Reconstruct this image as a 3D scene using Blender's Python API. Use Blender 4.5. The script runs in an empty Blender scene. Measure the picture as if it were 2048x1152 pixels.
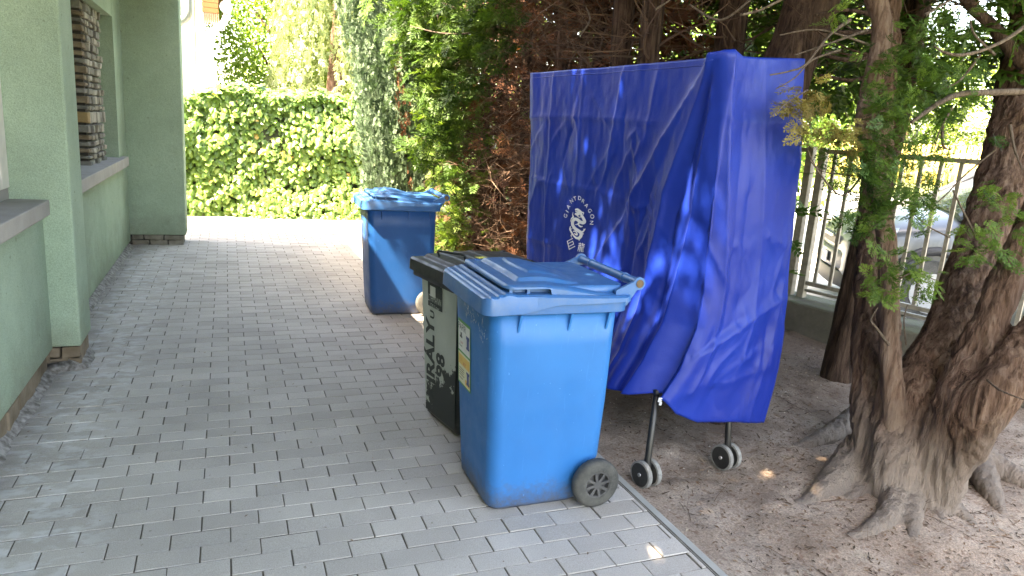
import bpy, bmesh, math, random
import numpy as np
from mathutils import Matrix, Vector

# ------------------------------------------------------------------ camera, sky, sun, exposure
scene = bpy.context.scene
COL = scene.collection
R = math.radians
CX = np.array([0.92903, -0.36362, 0.06842]); CF = np.array([0.36958, 0.90326, -0.21801]); CU = np.array([0.01747, 0.22782, 0.97355])
CAM = np.array([0.0, 0.0, 1.5177]); FPX = 1424.29
cam_data = bpy.data.cameras.new('camera'); cam = bpy.data.objects.new('camera', cam_data); COL.objects.link(cam)
cam_data.sensor_width = 36.0; cam_data.lens = 36.0 * FPX / 2048.0
cam_data.clip_start = 0.05; cam_data.clip_end = 600.0
mw = Matrix.Identity(4)
for r in range(3):
    mw[r][0] = CX[r]; mw[r][1] = CU[r]; mw[r][2] = -CF[r]; mw[r][3] = CAM[r]
cam.matrix_world = mw
scene.camera = cam
scene.render.resolution_x, scene.render.resolution_y = 1024, 576

SUN_EL = R(57); SUN_AZ = np.array([-0.95, -0.31]); SUN_AZ = SUN_AZ / np.hypot(*SUN_AZ)   # horizontal direction towards the sun
sun_dir = Vector((SUN_AZ[0] * math.cos(SUN_EL), SUN_AZ[1] * math.cos(SUN_EL), math.sin(SUN_EL)))
world = bpy.data.worlds.new('World'); scene.world = world; world.use_nodes = True
wn = world.node_tree.nodes; wl = world.node_tree.links
sky = wn.new('ShaderNodeTexSky'); sky.sky_type = 'NISHITA'; sky.sun_disc = False
sky.sun_elevation = SUN_EL; sky.sun_rotation = math.atan2(SUN_AZ[0], SUN_AZ[1])
sky.air_density = 1.0; sky.dust_density = 2.0; sky.ozone_density = 1.0
bg = wn['Background']; wl.new(sky.outputs[0], bg.inputs[0]); bg.inputs[1].default_value = 0.15
sl = bpy.data.lights.new('sun', 'SUN'); sl.energy = 4.2; sl.angle = R(0.53); sl.color = (1.0, 0.965, 0.91)
so = bpy.data.objects.new('sun', sl); COL.objects.link(so); so.rotation_euler = sun_dir.to_track_quat('Z', 'Y').to_euler()
so.location = (-8, -3, 14)
vs = scene.view_settings; vs.view_transform = 'Standard'; vs.look = 'None'; vs.exposure = 3.9; vs.gamma = 1.0; vs.use_curve_mapping = False
vs.use_white_balance = True; vs.white_balance_temperature = 8900; vs.white_balance_tint = 13
scene.cycles.use_denoising = True
scene.cycles.max_bounces = 8; scene.cycles.diffuse_bounces = 5; scene.cycles.transmission_bounces = 4; scene.cycles.glossy_bounces = 3
scene.cycles.caustics_reflective = False; scene.cycles.caustics_refractive = False

random.seed(7); rng = np.random.default_rng(7)

# ------------------------------------------------------------------ helpers
def at(px, py, depth):                     # a point of the place given where it shows in the photo (2048 px) and its distance ahead of the camera
    d = CF + CX * (px - 1024) / FPX - CU * (py - 576) / FPX
    return CAM + d * depth
def onground(px, py, z=0.0):
    d = CF + CX * (px - 1024) / FPX - CU * (py - 576) / FPX
    return CAM + d * ((z - CAM[2]) / d[2])
def topx(P):
    Q = np.asarray(P, float) - CAM
    w = Q @ CF
    return 1024 + FPX * (Q @ CX) / w, 576 - FPX * (Q @ CU) / w, w

def link(o, parent=None):
    COL.objects.link(o)
    if parent is not None: o.parent = parent
    return o
def tag(o, label=None, cat=None, group=None, kind=None):
    if label: o['label'] = label
    if cat: o['category'] = cat
    if group: o['group'] = group
    if kind: o['kind'] = kind
    return o
def thing(name, label, cat, loc=(0, 0, 0), rz=0.0, group=None):
    o = bpy.data.objects.new(name, None); o.empty_display_size = 0.1
    link(o); o.location = loc; o.rotation_euler = (0, 0, rz)
    return tag(o, label, cat, group)
def mesh_np(name, V, F, tint=None, smooth=False):
    V = np.asarray(V, np.float32); F = np.asarray(F, np.int32)
    me = bpy.data.meshes.new(name); n, k = F.shape
    me.vertices.add(len(V)); me.vertices.foreach_set('co', V.ravel())
    me.loops.add(n * k); me.loops.foreach_set('vertex_index', F.ravel())
    me.polygons.add(n); me.polygons.foreach_set('loop_start', np.arange(n, dtype=np.int32) * k)
    me.polygons.foreach_set('loop_total', np.full(n, k, np.int32))
    me.polygons.foreach_set('use_smooth', np.full(n, smooth, bool))
    me.update(calc_edges=True)
    if tint is not None:
        a = me.attributes.new('tint', 'FLOAT', 'POINT'); a.data.foreach_set('value', np.asarray(tint, np.float32))
    return me
def obj_np(name, V, F, mat, parent=None, tint=None, smooth=False, kind=None):
    me = mesh_np(name, V, F, tint, smooth); me.materials.append(mat)
    o = link(bpy.data.objects.new(name, me), parent)
    if kind: o['kind'] = kind
    return o

class B:                                   # collects polygons for ONE mesh
    def __init__(self): self.v = []; self.f = []; self.sm = []
    def add(self, vs, fs, smooth=False):
        n = len(self.v); self.v += [tuple(map(float, p)) for p in vs]
        self.f += [tuple(i + n for i in f) for f in fs]; self.sm += [smooth] * len(fs); return self
    def box(self, x0, x1, y0, y1, z0, z1):
        return self.add([(x0,y0,z0),(x1,y0,z0),(x1,y1,z0),(x0,y1,z0),(x0,y0,z1),(x1,y0,z1),(x1,y1,z1),(x0,y1,z1)],
                 [(3,2,1,0),(4,5,6,7),(0,1,5,4),(1,2,6,5),(2,3,7,6),(3,0,4,7)])
    def obox(self, c, ax, hx, hy, hz):     # box with axes ax (3x3 rows)
        c = np.array(c); ax = np.array(ax); vs = []
        for sz in (-1, 1):
            for sx, sy in ((-1,-1),(1,-1),(1,1),(-1,1)): vs.append(c + ax[0]*sx*hx + ax[1]*sy*hy + ax[2]*sz*hz)
        return self.add(vs, [(3,2,1,0),(4,5,6,7),(0,1,5,4),(1,2,6,5),(2,3,7,6),(3,0,4,7)])
    def tube(self, pts, rad, sides=10, caps=True, smooth=True):
        pts = np.asarray(pts, float); n = len(pts)
        rad = np.full(n, rad, float) if np.isscalar(rad) else np.asarray(rad, float)
        T = np.gradient(pts, axis=0); T /= np.linalg.norm(T, axis=1)[:, None] + 1e-12
        up = np.array([0, 0, 1.0]) if abs(T[0][2]) < 0.9 else np.array([1.0, 0, 0])
        vs = []; u = np.cross(up, T[0]); u /= np.linalg.norm(u)
        for i in range(n):
            u = u - T[i] * (u @ T[i]); u /= np.linalg.norm(u); w = np.cross(T[i], u)
            for k in range(sides):
                a = 2 * math.pi * k / sides
                vs.append(pts[i] + rad[i] * (math.cos(a) * u + math.sin(a) * w))
        fs = [(i*sides+k, i*sides+(k+1) % sides, (i+1)*sides+(k+1) % sides, (i+1)*sides+k) for i in range(n-1) for k in range(sides)]
        self.add(vs, fs, smooth)
        if caps:
            b = len(self.v) - len(vs)
            self.f.append(tuple(b + k for k in range(sides))[::-1]); self.sm.append(False)
            self.f.append(tuple(b + (n-1)*sides + k for k in range(sides))); self.sm.append(False)
        return self
    def loft(self, rings, caps=True, smooth=True):
        n = len(rings[0]); vs = [p for r in rings for p in r]
        fs = [(i*n+k, i*n+(k+1) % n, (i+1)*n+(k+1) % n, (i+1)*n+k) for i in range(len(rings)-1) for k in range(n)]
        self.add(vs, fs, smooth)
        if caps:
            b = len(self.v) - len(vs)
            self.f.append(tuple(b + k for k in range(n))[::-1]); self.sm.append(False)
            self.f.append(tuple(b + (len(rings)-1)*n + k for k in range(n))); self.sm.append(False)
        return self
    def mesh(self, name, mat):
        me = bpy.data.meshes.new(name); me.from_pydata(self.v, [], self.f)
        me.polygons.foreach_set('use_smooth', self.sm); me.update()
        if mat is not None: me.materials.append(mat)
        return me
    def build(self, name, mat, parent=None, bevel=0.0, seg=2, recalc=True, sharp=0):
        me = self.mesh(name, mat)
        if recalc:
            bm = bmesh.new(); bm.from_mesh(me); bmesh.ops.recalc_face_normals(bm, faces=bm.faces); bm.to_mesh(me); bm.free()
        if sharp: me.set_sharp_from_angle(angle=R(sharp))
        o = link(bpy.data.objects.new(name, me), parent)
        if bevel:
            m = o.modifiers.new('bevel', 'BEVEL'); m.width = bevel; m.segments = seg; m.limit_method = 'ANGLE'; m.angle_limit = R(40)
        return o
def copy_tree(o, parent=None):
    c = o.copy(); link(c, parent)
    for ch in [x for x in bpy.data.objects if x.parent == o]: copy_tree(ch, c)
    return c
def rrect(u0, u1, v0, v1, r, z, seg=5):    # rounded rectangle ring
    out = []
    for cx, cy, a0 in ((u1-r, v1-r, 0), (u0+r, v1-r, 90), (u0+r, v0+r, 180), (u1-r, v0+r, 270)):
        for k in range(seg + 1):
            a = R(a0 + 90.0*k/seg); out.append((cx + r*math.cos(a), cy + r*math.sin(a), z))
    return out

def _h(ix, iy, iz, s):
    n = (ix*374761393 + iy*668265263 + iz*2147483647 + s*974634777) & 0xffffffff
    n = ((n ^ (n >> 13)) * 1274126177) & 0xffffffff
    return ((n ^ (n >> 16)) & 0xffff) / 65535.0
def vnoise(P, scale=1.0, seed=0):          # value noise in -1..1
    P = np.asarray(P, float) * scale; I = np.floor(P).astype(np.int64); f = P - I; f = f*f*(3-2*f)
    out = 0
    for dx in (0, 1):
        for dy in (0, 1):
            for dz in (0, 1):
                w = (f[:, 0] if dx else 1-f[:, 0]) * (f[:, 1] if dy else 1-f[:, 1]) * (f[:, 2] if dz else 1-f[:, 2])
                out = out + w * _h(I[:, 0]+dx, I[:, 1]+dy, I[:, 2]+dz, seed)
    return out*2 - 1
def fbm(P, scale, oct=4, seed=0):
    return sum(vnoise(P, scale*2**k, seed+k) / 2**k for k in range(oct))
def sstep(a, b, x): 
    t = np.clip((x-a)/(b-a), 0, 1); return t*t*(3-2*t)

# ------------------------------------------------------------------ materials
def nmat(name):
    m = bpy.data.materials.new(name); m.use_nodes = True; nt = m.node_tree
    return m, nt, nt.nodes['Principled BSDF'], nt.links.new
def noise(nt, vec, scale, detail=4, rough=0.55, dist=0.0):
    n = nt.nodes.new('ShaderNodeTexNoise'); n.inputs['Scale'].default_value = scale; n.inputs['Detail'].default_value = detail
    n.inputs['Roughness'].default_value = rough; n.inputs['Distortion'].default_value = dist
    if vec is not None: nt.links.new(vec, n.inputs['Vector'])
    return n.outputs['Fac']
def ramp(nt, fac, stops):
    n = nt.nodes.new('ShaderNodeValToRGB'); e = n.color_ramp.elements
    while len(e) < len(stops): e.new(0.5)
    for el, (p, c) in zip(e, stops):
        el.position = p; el.color = (c, c, c, 1) if np.isscalar(c) else (*c, 1)
    nt.links.new(fac, n.inputs[0]); return n.outputs[0]
def mix(nt, fac, a, b, mode='MIX'):
    n = nt.nodes.new('ShaderNodeMix'); n.data_type = 'RGBA'; n.blend_type = mode
    for s, v in ((n.inputs[0], fac), (n.inputs[6], a), (n.inputs[7], b)):
        if hasattr(v, 'is_linked'): nt.links.new(v, s)
        elif np.isscalar(v): s.default_value = v
        else: s.default_value = (*v, 1)
    return n.outputs[2]
def mth(nt, op, a, b=0.0, clamp=False):
    n = nt.nodes.new('ShaderNodeMath'); n.operation = op; n.use_clamp = clamp
    for s, v in ((n.inputs[0], a), (n.inputs[1], b)):
        if hasattr(v, 'is_linked'): nt.links.new(v, s)
        else: s.default_value = v
    return n.outputs[0]
def bump(nt, p, h, strength=0.3, dist=0.01):
    n = nt.nodes.new('ShaderNodeBump'); n.inputs['Strength'].default_value = strength; n.inputs['Distance'].default_value = dist
    nt.links.new(h, n.inputs['Height']); nt.links.new(n.outputs[0], p.inputs['Normal'])
def coord(nt, kind='Object', scale=None, rot=None):
    if kind == 'World': v = nt.nodes.new('ShaderNodeNewGeometry').outputs['Position']
    else: v = nt.nodes.new('ShaderNodeTexCoord').outputs[kind]
    if scale or rot:
        m = nt.nodes.new('ShaderNodeMapping'); nt.links.new(v, m.inputs[0])
        if scale: m.inputs['Scale'].default_value = scale
        if rot: m.inputs['Rotation'].default_value = rot
        v = m.outputs[0]
    return v
def M(name, c1, c2=None, scale=8, rough=0.6, bmp=0.0, bscale=60, metal=0.0, spec=0.5, lo=0.35, hi=0.65, vscale=None, kind='Object', rvar=0.0, detail=5):
    m, nt, p, L = nmat(name)
    p.inputs['Roughness'].default_value = rough; p.inputs['Metallic'].default_value = metal; p.inputs['Specular IOR Level'].default_value = spec
    v = coord(nt, kind, vscale)
    if c2 is None: p.inputs['Base Color'].default_value = (*c1, 1)
    else:
        f = ramp(nt, noise(nt, v, scale, detail), [(lo, 0.0), (hi, 1.0)]); L(mix(nt, f, c1, c2), p.inputs['Base Color'])
    if rvar:
        r_ = ramp(nt, noise(nt, v, scale*2.3, 4), [(0.3, max(0, rough-rvar)), (0.7, min(1, rough+rvar))]); L(r_, p.inputs['Roughness'])
    if bmp: bump(nt, p, noise(nt, v, bscale, 4), bmp)
    return m
def leafmat(name, c1, c2, c3=None, trans=0.35, rough=0.5, tcol=None, spec=0.4):     # colours spread by the per-spray attribute
    m, nt, p, L = nmat(name)
    a = nt.nodes.new('ShaderNodeAttribute'); a.attribute_name = 'tint'
    st = [(0.0, c1), (0.75, c2), (1.0, c3 or c2)]
    col = ramp(nt, a.outputs['Fac'], st)
    L(col, p.inputs['Base Color']); p.inputs['Roughness'].default_value = rough; p.inputs['Specular IOR Level'].default_value = spec
    t = nt.nodes.new('ShaderNodeBsdfTranslucent'); L(mix(nt, 1.0, col, tcol or (1.0, 1.0, 0.55), 'MULTIPLY'), t.inputs[0])
    ms = nt.nodes.new('ShaderNodeMixShader'); ms.inputs[0].default_value = trans
    L(p.outputs[0], ms.inputs[1]); L(t.outputs[0], ms.inputs[2]); L(ms.outputs[0], nt.nodes['Material Output'].inputs[0])
    return m

# text as flat polygons (x right, y up), centred
def text_poly(s, size=1.0, bold=0.0):
    cu = bpy.data.curves.new('txt', 'FONT'); cu.body = s; cu.size = size; cu.align_x = 'CENTER'; cu.align_y = 'CENTER'; cu.resolution_u = 3; cu.offset = bold
    o = bpy.data.objects.new('txt', cu); COL.objects.link(o)
    dg = bpy.context.evaluated_depsgraph_get(); me = bpy.data.meshes.new_from_object(o.evaluated_get(dg))
    V = np.array([v.co[:] for v in me.vertices]).reshape(-1, 3); F = [tuple(p.vertices) for p in me.polygons]
    bpy.data.objects.remove(o); bpy.data.curves.remove(cu); bpy.data.meshes.remove(me)
    return V, F
# ------------------------------------------------------------------ ground
GY = 5.577; GX = -0.009; LX = 0.2; LY = 0.1017        # paving grid
m_ground = M('far_ground', (0.10, 0.13, 0.045), (0.16, 0.15, 0.07), 1.5, 0.9, 0.3, 20, kind='World')
g = B(); g.add([(-150,-150,-0.12),(150,-150,-0.12),(150,150,-0.12),(-150,150,-0.12)], [(0,1,2,3)]); g = g.build('ground', m_ground); tag(g, kind='structure')

# paving
def paver_mat(name, per_object):
    m, nt, p, L = nmat(name)
    w = coord(nt, 'World')
    if per_object: rnd = nt.nodes.new('ShaderNodeObjectInfo').outputs['Random']
    else:
        a = nt.nodes.new('ShaderNodeAttribute'); a.attribute_name = 'tint'; rnd = a.outputs['Fac']
    base = ramp(nt, rnd, [(0.0, (0.350, 0.322, 0.296)), (0.5, (0.388, 0.358, 0.328)), (1.0, (0.428, 0.395, 0.364))])
    blot = ramp(nt, noise(nt, w, 2.2, 5), [(0.3, 0.90), (0.7, 1.10)])
    c = mix(nt, 1.0, base, blot, 'MULTIPLY')
    grain = ramp(nt, noise(nt, w, 260, 3, 0.7), [(0.3, 0.78), (0.7, 1.2)])
    c = mix(nt, 1.0, c, grain, 'MULTIPLY')
    # lime bloom near the house wall, and darker towards its foot
    sx = nt.nodes.new('ShaderNodeSeparateXYZ'); L(w, sx.inputs[0])
    near = ramp(nt, mth(nt, 'ADD', mth(nt, 'MULTIPLY', mth(nt, 'ADD', sx.outputs[0], 0.98), 1.25), mth(nt, 'MULTIPLY', mth(nt, 'SUBTRACT', noise(nt, w, 1.7, 2), 0.5), 0.5)),
                [(0.05, 0.35), (0.22, 1.0), (0.5, 0.75), (0.72, 0.0)])
    st = nt.nodes.new('ShaderNodeMapping'); L(w, st.inputs[0]); st.inputs['Scale'].default_value = (10, 15, 1)
    wn_ = ramp(nt, noise(nt, st.outputs[0], 1.0, 4, 0.6), [(0.48, 0.0), (0.60, 1.0)])
    c = mix(nt, mth(nt, 'MULTIPLY', mth(nt, 'MULTIPLY', near, wn_), 0.50), c, (0.60, 0.60, 0.61))
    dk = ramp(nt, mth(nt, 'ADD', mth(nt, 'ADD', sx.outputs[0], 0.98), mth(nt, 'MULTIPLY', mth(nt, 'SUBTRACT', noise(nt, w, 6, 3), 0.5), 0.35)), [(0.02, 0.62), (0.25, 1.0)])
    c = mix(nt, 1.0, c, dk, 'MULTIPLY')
    spk = ramp(nt, noise(nt, w, 38, 2, 0.4), [(0.73, 0.0), (0.78, 1.0)])
    c = mix(nt, mth(nt, 'MULTIPLY', spk, 0.5), c, (0.10, 0.075, 0.05))
    L(c, p.inputs['Base Color']); p.inputs['Roughness'].default_value = 0.82; p.inputs['Specular IOR Level'].default_value = 0.3
    bump(nt, p, noise(nt, w, 420, 3), 0.35, 0.002)
    return m
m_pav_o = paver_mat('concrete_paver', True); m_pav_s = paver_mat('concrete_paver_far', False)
m_sand = M('joint_sand', (0.115, 0.097, 0.077), (0.055, 0.045, 0.035), 14, 0.95, 0.6, 150, kind='World')
drv = B(); drv.add([(-1.05,-3,-0.0042),(1.63,-3,-0.0042),(1.63,9.35,-0.0042),(4.6,9.35,-0.0042),(4.6,11.6,-0.0042),(-1.05,11.6,-0.0042)], [(0,1,2,3,4,5)])
drv = drv.build('driveway', m_sand); tag(drv, kind='structure')
def paver_vf(w, d):                        # chamfered block, top at 0, centre at 0
    h, k, b = 0.06, 0.0016, 0.0016
    V = []
    for z, e in ((-h, 0), (-b, 0), (0, k)): V += [(-w/2+e,-d/2+e,z),(w/2-e,-d/2+e,z),(w/2-e,d/2-e,z),(-w/2+e,d/2-e,z)]
    F = [(0+i, (i+1) % 4, 4+(i+1) % 4, 4+i) for i in range(4)] + [(4+i, 4+(i+1) % 4, 8+(i+1) % 4, 8+i) for i in range(4)] + [(8,9,10,11)]
    return np.array(V), np.array(F)
slots = []                                 # centre x, y, width
for j in range(-60, 62):
    y = GY - j*LY
    if y > 11.45 or y < 0.6: continue
    wide = y > 9.3
    x1 = 4.5 if wide else 1.612
    off = GX + (0.0 if j % 2 == 0 else 0.1)
    i0 = int(math.floor((-1.0 - off)/LX))
    for i in range(i0, 40):
        a = max(off + i*LX, -0.985); b = min(off + (i+1)*LX, x1)
        if b - a < 0.02: continue
        slots.append(((a+b)/2, y, b - a))
vis = []
for k, (x, y, w) in enumerate(slots):
    px, py, d = topx((x, y, 0))
    if d > 0.3 and -90 < px < 2100 and -90 < py < 1215:
        hid = (0.98 < x < 1.45 and 2.47 < y < 2.85) or (1.02 < x < 1.38 and 3.2 < y < 3.5)
        if not hid: vis.append((d, k))
vis.sort(); single = set(k for d, k in vis[:300])
meshes = {}
SV, SF, ST = [], [], []
for k, (x, y, w) in enumerate(slots):
    jz = float(np.clip(rng.normal(0, 0.0010), -0.0018, 0.002)); tx, ty = rng.normal(0, 0.0022, 2); jw = rng.normal(0, 0.0007, 2)
    if k in single:
        key = round(w, 3)
        if key not in meshes:
            V, F = paver_vf(w - 0.0048, LY - 0.0052); me = mesh_np('paver', V, F); me.materials.append(m_pav_o); meshes[key] = me
        o = link(bpy.data.objects.new('paver', meshes[key]), drv)
        o.location = (x + jw[0], y + jw[1], jz); o.rotation_euler = (tx, ty, rng.normal(0, 0.004))
    else:
        V, F = paver_vf(w - 0.0048, LY - 0.0052)
        V = V.copy(); V[:, 2] += V[:, 0]*ty*0.6 + V[:, 1]*tx*0.6
        SF.append(F + 12*len(SV)); SV.append(V + (x + jw[0], y + jw[1], jz)); ST.append(np.full(12, rng.random()))
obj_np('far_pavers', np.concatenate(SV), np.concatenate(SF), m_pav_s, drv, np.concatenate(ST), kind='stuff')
# sand and crumbs in the joints and along the wall
m_crumb = M('joint_crumbs', (0.06, 0.045, 0.03), (0.13, 0.10, 0.06), 30, 0.95, kind='World')

# kerb edging stones
m_kerb = M('kerb_concrete', (0.27, 0.27, 0.255), (0.34, 0.335, 0.31), 5, 0.85, 0.35, 180, kind='World')
kb = B().box(1.610, 1.668, -2.0, 9.25, -0.20, -0.03).build('kerb', m_sand); tag(kb, kind='structure')
for k in range(12):
    y0 = -2.0 + k*0.94
    o = B().box(1.614, 1.664, y0 + 0.003, y0 + 0.937, -0.15, 0.007 + rng.normal(0, 0.0015)).build('kerb_stone', m_kerb, kb, bevel=0.006)
    o.rotation_euler = (0, rng.normal(0, 0.006), 0)

# soil under the trees: one sheet with a mound round the big tree
def soil_h(x, y):
    P = np.stack([x, y, 0*x], -1)
    z = -0.012 + 0.014*fbm(P, 2.3, 4, 3) + 0.006*fbm(P, 11, 3, 9)
    z += 0.05*np.exp(-(((x-2.72)/0.42)**2 + ((y-2.12)/0.45)**2))
    z += 0.05*sstep(2.4, 4.2, x)*sstep(2.0, 4.5, y)
    z *= sstep(1.655, 1.80, x)*0.85 + 0.15
    return z - 0.004
m_soil, nt, p, L = nmat('forest_soil')
w = coord(nt, 'World')
c = ramp(nt, noise(nt, w, 3.0, 6, 0.6), [(0.3, (0.20, 0.146, 0.114)), (0.5, (0.285, 0.22, 0.176)), (0.72, (0.38, 0.315, 0.262))])
fine = ramp(nt, noise(nt, w, 120, 4, 0.7), [(0.28, 0.5), (0.5, 1.0), (0.75, 1.45)])
c = mix(nt, 1.0, c, fine, 'MULTIPLY')
red = ramp(nt, noise(nt, w, 34, 4, 0.6), [(0.56, 0.0), (0.66, 1.0)])
c = mix(nt, mth(nt, 'MULTIPLY', red, 0.55), c, (0.12, 0.058, 0.036))
sxs = nt.nodes.new('ShaderNodeSeparateXYZ'); L(w, sxs.inputs[0])       # deep shade under the trees mixed into the soil colour farther in
soil_shade = ramp(nt, mth(nt, 'ADD', mth(nt, 'MULTIPLY', sxs.outputs[1], 0.2), mth(nt, 'MULTIPLY', mth(nt, 'SUBTRACT', noise(nt, w, 2.2, 5, 0.65), 0.5), 0.45)), [(0.52, 0.0), (0.70, 0.70)])
c = mix(nt, soil_shade, c, (0.075, 0.048, 0.035))
moss = ramp(nt, noise(nt, w, 6, 5, 0.6), [(0.62, 0.0), (0.74, 1.0)])
c = mix(nt, mth(nt, 'MULTIPLY', moss, 0.30), c, (0.10, 0.10, 0.045))
L(c, p.inputs['Base Color']); p.inputs['Roughness'].default_value = 0.95; p.inputs['Specular IOR Level'].default_value = 0.15
bump(nt, p, noise(nt, w, 90, 6, 0.7), 0.8, 0.012)
xs = np.concatenate([np.arange(1.66, 3.6, 0.02), np.arange(3.6, 7.0, 0.08)]); ys = np.concatenate([np.arange(0.4, 3.4, 0.02), np.arange(3.4, 9.4, 0.08)])
gx, gy = np.meshgrid(xs, ys, indexing='ij'); zz = soil_h(gx.ravel(), gy.ravel())
V = np.stack([gx.ravel(), gy.ravel(), zz], -1); nx, ny = gx.shape
idx = np.arange(nx*ny).reshape(nx, ny)
F = np.stack([idx[:-1,:-1], idx[1:,:-1], idx[1:,1:], idx[:-1,1:]], -1).reshape(-1, 4)
# keep only the garden side of the street wall
fx = 4.283 + (4.485 - V[:, 1])*0.277 + 0.1
keep = (V[F[:, 0], 0] < fx[F[:, 0]])
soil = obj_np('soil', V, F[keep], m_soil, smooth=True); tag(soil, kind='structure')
# litter: brown needles, bits of twig, crumbs
m_litter = leafmat('litter', (0.045, 0.028, 0.018), (0.16, 0.085, 0.045), (0.42, 0.34, 0.26), 0.05, 0.8)
n = 9000
lx = 1.68 + np.abs(rng.random(n))**0.8*2.6; ly = 1.0 + rng.random(n)*4.2
lz = soil_h(lx, ly) + 0.0035
an = rng.random(n)*6.283; ln = rng.uniform(0.004, 0.018, n); wd = rng.uniform(0.0015, 0.005, n)
big = rng.random(n) < 0.04; ln[big] *= 2.4; 
dx, dy = np.cos(an), np.sin(an); til = rng.normal(0, 0.22, n)
q = np.stack([np.stack([lx - dx*ln, ly - dy*ln, lz - til*ln*0.6], -1), np.stack([lx + dy*wd, ly - dx*wd, lz + wd*0.6], -1), np.stack([lx + dx*ln, ly + dy*ln, lz + til*ln*0.6], -1), np.stack([lx - dy*wd, ly + dx*wd, lz + wd*0.2], -1)], 1)
tt = np.repeat(rng.random(n)**1.6, 4)
lit = obj_np('leaf_litter', q.reshape(-1, 3), np.arange(4*n).reshape(n, 4), m_litter, tint=tt); tag(lit, 'brown needles, bark crumbs and twig bits strewn over the soil', 'litter', kind='stuff')
# a few crumbs on the paving too
n = 260
lx = rng.uniform(-0.9, 1.6, n); ly = 1.3 + rng.random(n)**1.2*6; lz = np.full(n, 0.003)
edge = rng.random(n) < 0.35; lx[edge] = -0.97 + np.abs(rng.normal(0, 0.05, edge.sum()))
an = rng.random(n)*6.283; ln = rng.uniform(0.003, 0.011, n); wd = rng.uniform(0.0015, 0.004, n); dx, dy = np.cos(an), np.sin(an)
q = np.stack([np.stack([lx - dx*ln, ly - dy*ln, lz], -1), np.stack([lx + dy*wd, ly - dx*wd, lz + 0.002], -1), np.stack([lx + dx*ln, ly + dy*ln, lz], -1), np.stack([lx - dy*wd, ly + dx*wd, lz + 0.002], -1)], 1)
pl = obj_np('paving_litter', q.reshape(-1, 3), np.arange(4*n).reshape(n, 4), m_litter, tint=np.repeat(rng.random(n), 4)); tag(pl, 'tiny dry leaf bits scattered on the grey paving', 'litter', kind='stuff')

# street beyond the fence
m_road = M('street_concrete', (0.36, 0.35, 0.33), (0.44, 0.43, 0.40), 0.8, 0.9, 0.2, 60, kind='World')
SD = np.array([0.267, -0.964]); SN = np.array([0.964, 0.267])     # along the street wall, and away from us
def street(s, o, z): return (4.283 + SD[0]*s + SN[0]*o, 4.485 + SD[1]*s + SN[1]*o, z)
def strip(name, s0, s1, o0, o1, z, mat):
    b = B(); b.add([street(s0,o0,z), street(s1,o0,z), street(s1,o1,z), street(s0,o1,z)], [(0,1,2,3)])
    return tag(b.build(name, mat), kind='structure')
strip('pavement', -30, 20, 0.3, 1.6, -0.06, m_road)
strip('road', -60, 30, 1.6, 24, -0.10, m_road)
m_grass = M('verge_grass', (0.13, 0.17, 0.05), (0.20, 0.21, 0.08), 2.0, 0.9, 0.6, 60, kind='World')
strip('grass_verge', -60, 30, 24, 42, -0.07, m_grass)

# ------------------------------------------------------------------ green house on the left
m_stucco, nt, p, L = nmat('green_roughcast')
w = coord(nt, 'World')
c = ramp(nt, noise(nt, w, 1.6, 5, 0.6), [(0.3, (0.30, 0.40, 0.31)), (0.7, (0.362, 0.472, 0.372))])
spk = ramp(nt, noise(nt, w, 55, 4, 0.6), [(0.66, 0.0), (0.76, 1.0)])
c = mix(nt, mth(nt, 'MULTIPLY', spk, 0.35), c, (0.12, 0.16, 0.10))
str_ = nt.nodes.new('ShaderNodeMapping'); L(w, str_.inputs[0]); str_.inputs['Scale'].default_value = (7, 7, 0.9)
c = mix(nt, ramp(nt, noise(nt, str_.outputs[0], 1.0, 4), [(0.5, 0.0), (0.9, 0.10)]), c, (0.22, 0.26, 0.17))
sx = nt.nodes.new('ShaderNodeSeparateXYZ'); L(w, sx.inputs[0])
spl = ramp(nt, mth(nt, 'ADD', sx.outputs[2], mth(nt, 'MULTIPLY', mth(nt, 'SUBTRACT', noise(nt, w, 4, 5, 0.7), 0.5), 0.9)), [(0.0, 0.55), (0.45, 0.0)])
c = mix(nt, spl, c, (0.21, 0.225, 0.165))
pat = ramp(nt, noise(nt, w, 0.9, 6, 0.7), [(0.35, 0.80), (0.65, 1.08)]); c = mix(nt, 1.0, c, pat, 'MULTIPLY')
gr_ = ramp(nt, noise(nt, w, 210, 3, 0.7), [(0.25, 0.72), (0.6, 1.1)]); c = mix(nt, 1.0, c, gr_, 'MULTIPLY')
pit = ramp(nt, noise(nt, w, 26, 3, 0.5), [(0.70, 0.0), (0.74, 0.6)]); c = mix(nt, pit, c, (0.14, 0.16, 0.11))
L(c, p.inputs['Base Color']); p.inputs['Roughness'].default_value = 0.92; p.inputs['Specular IOR Level'].default_value = 0.15
bump(nt, p, mth(nt, 'ADD', noise(nt, w, 130, 4, 0.7), noise(nt, w, 26, 3, 0.5)), 0.7, 0.008)
m_sill = M('sill_concrete', (0.30, 0.285, 0.275), (0.36, 0.345, 0.335), 6, 0.85, 0.3, 160, kind='World')
m_frame = M('window_paint', (0.62, 0.60, 0.58), (0.70, 0.68, 0.66), 10, 0.45, kind='World')
m_glass, nt, p, L = nmat('window_glass'); p.inputs['Base Color'].default_value = (0.03, 0.035, 0.04, 1); p.inputs['Roughness'].default_value = 0.05
m_roof = M('roof_tiles', (0.20, 0.08, 0.05), (0.26, 0.11, 0.07), 4, 0.85, kind='World')
m_wood = M('eave_wood', (0.22, 0.12, 0.06), (0.28, 0.16, 0.08), 6, 0.7, kind='World')
m_zinc = M('zinc_pipe', (0.52, 0.53, 0.53), (0.60, 0.61, 0.61), 5, 0.45, metal=0.35, kind='World')
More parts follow.
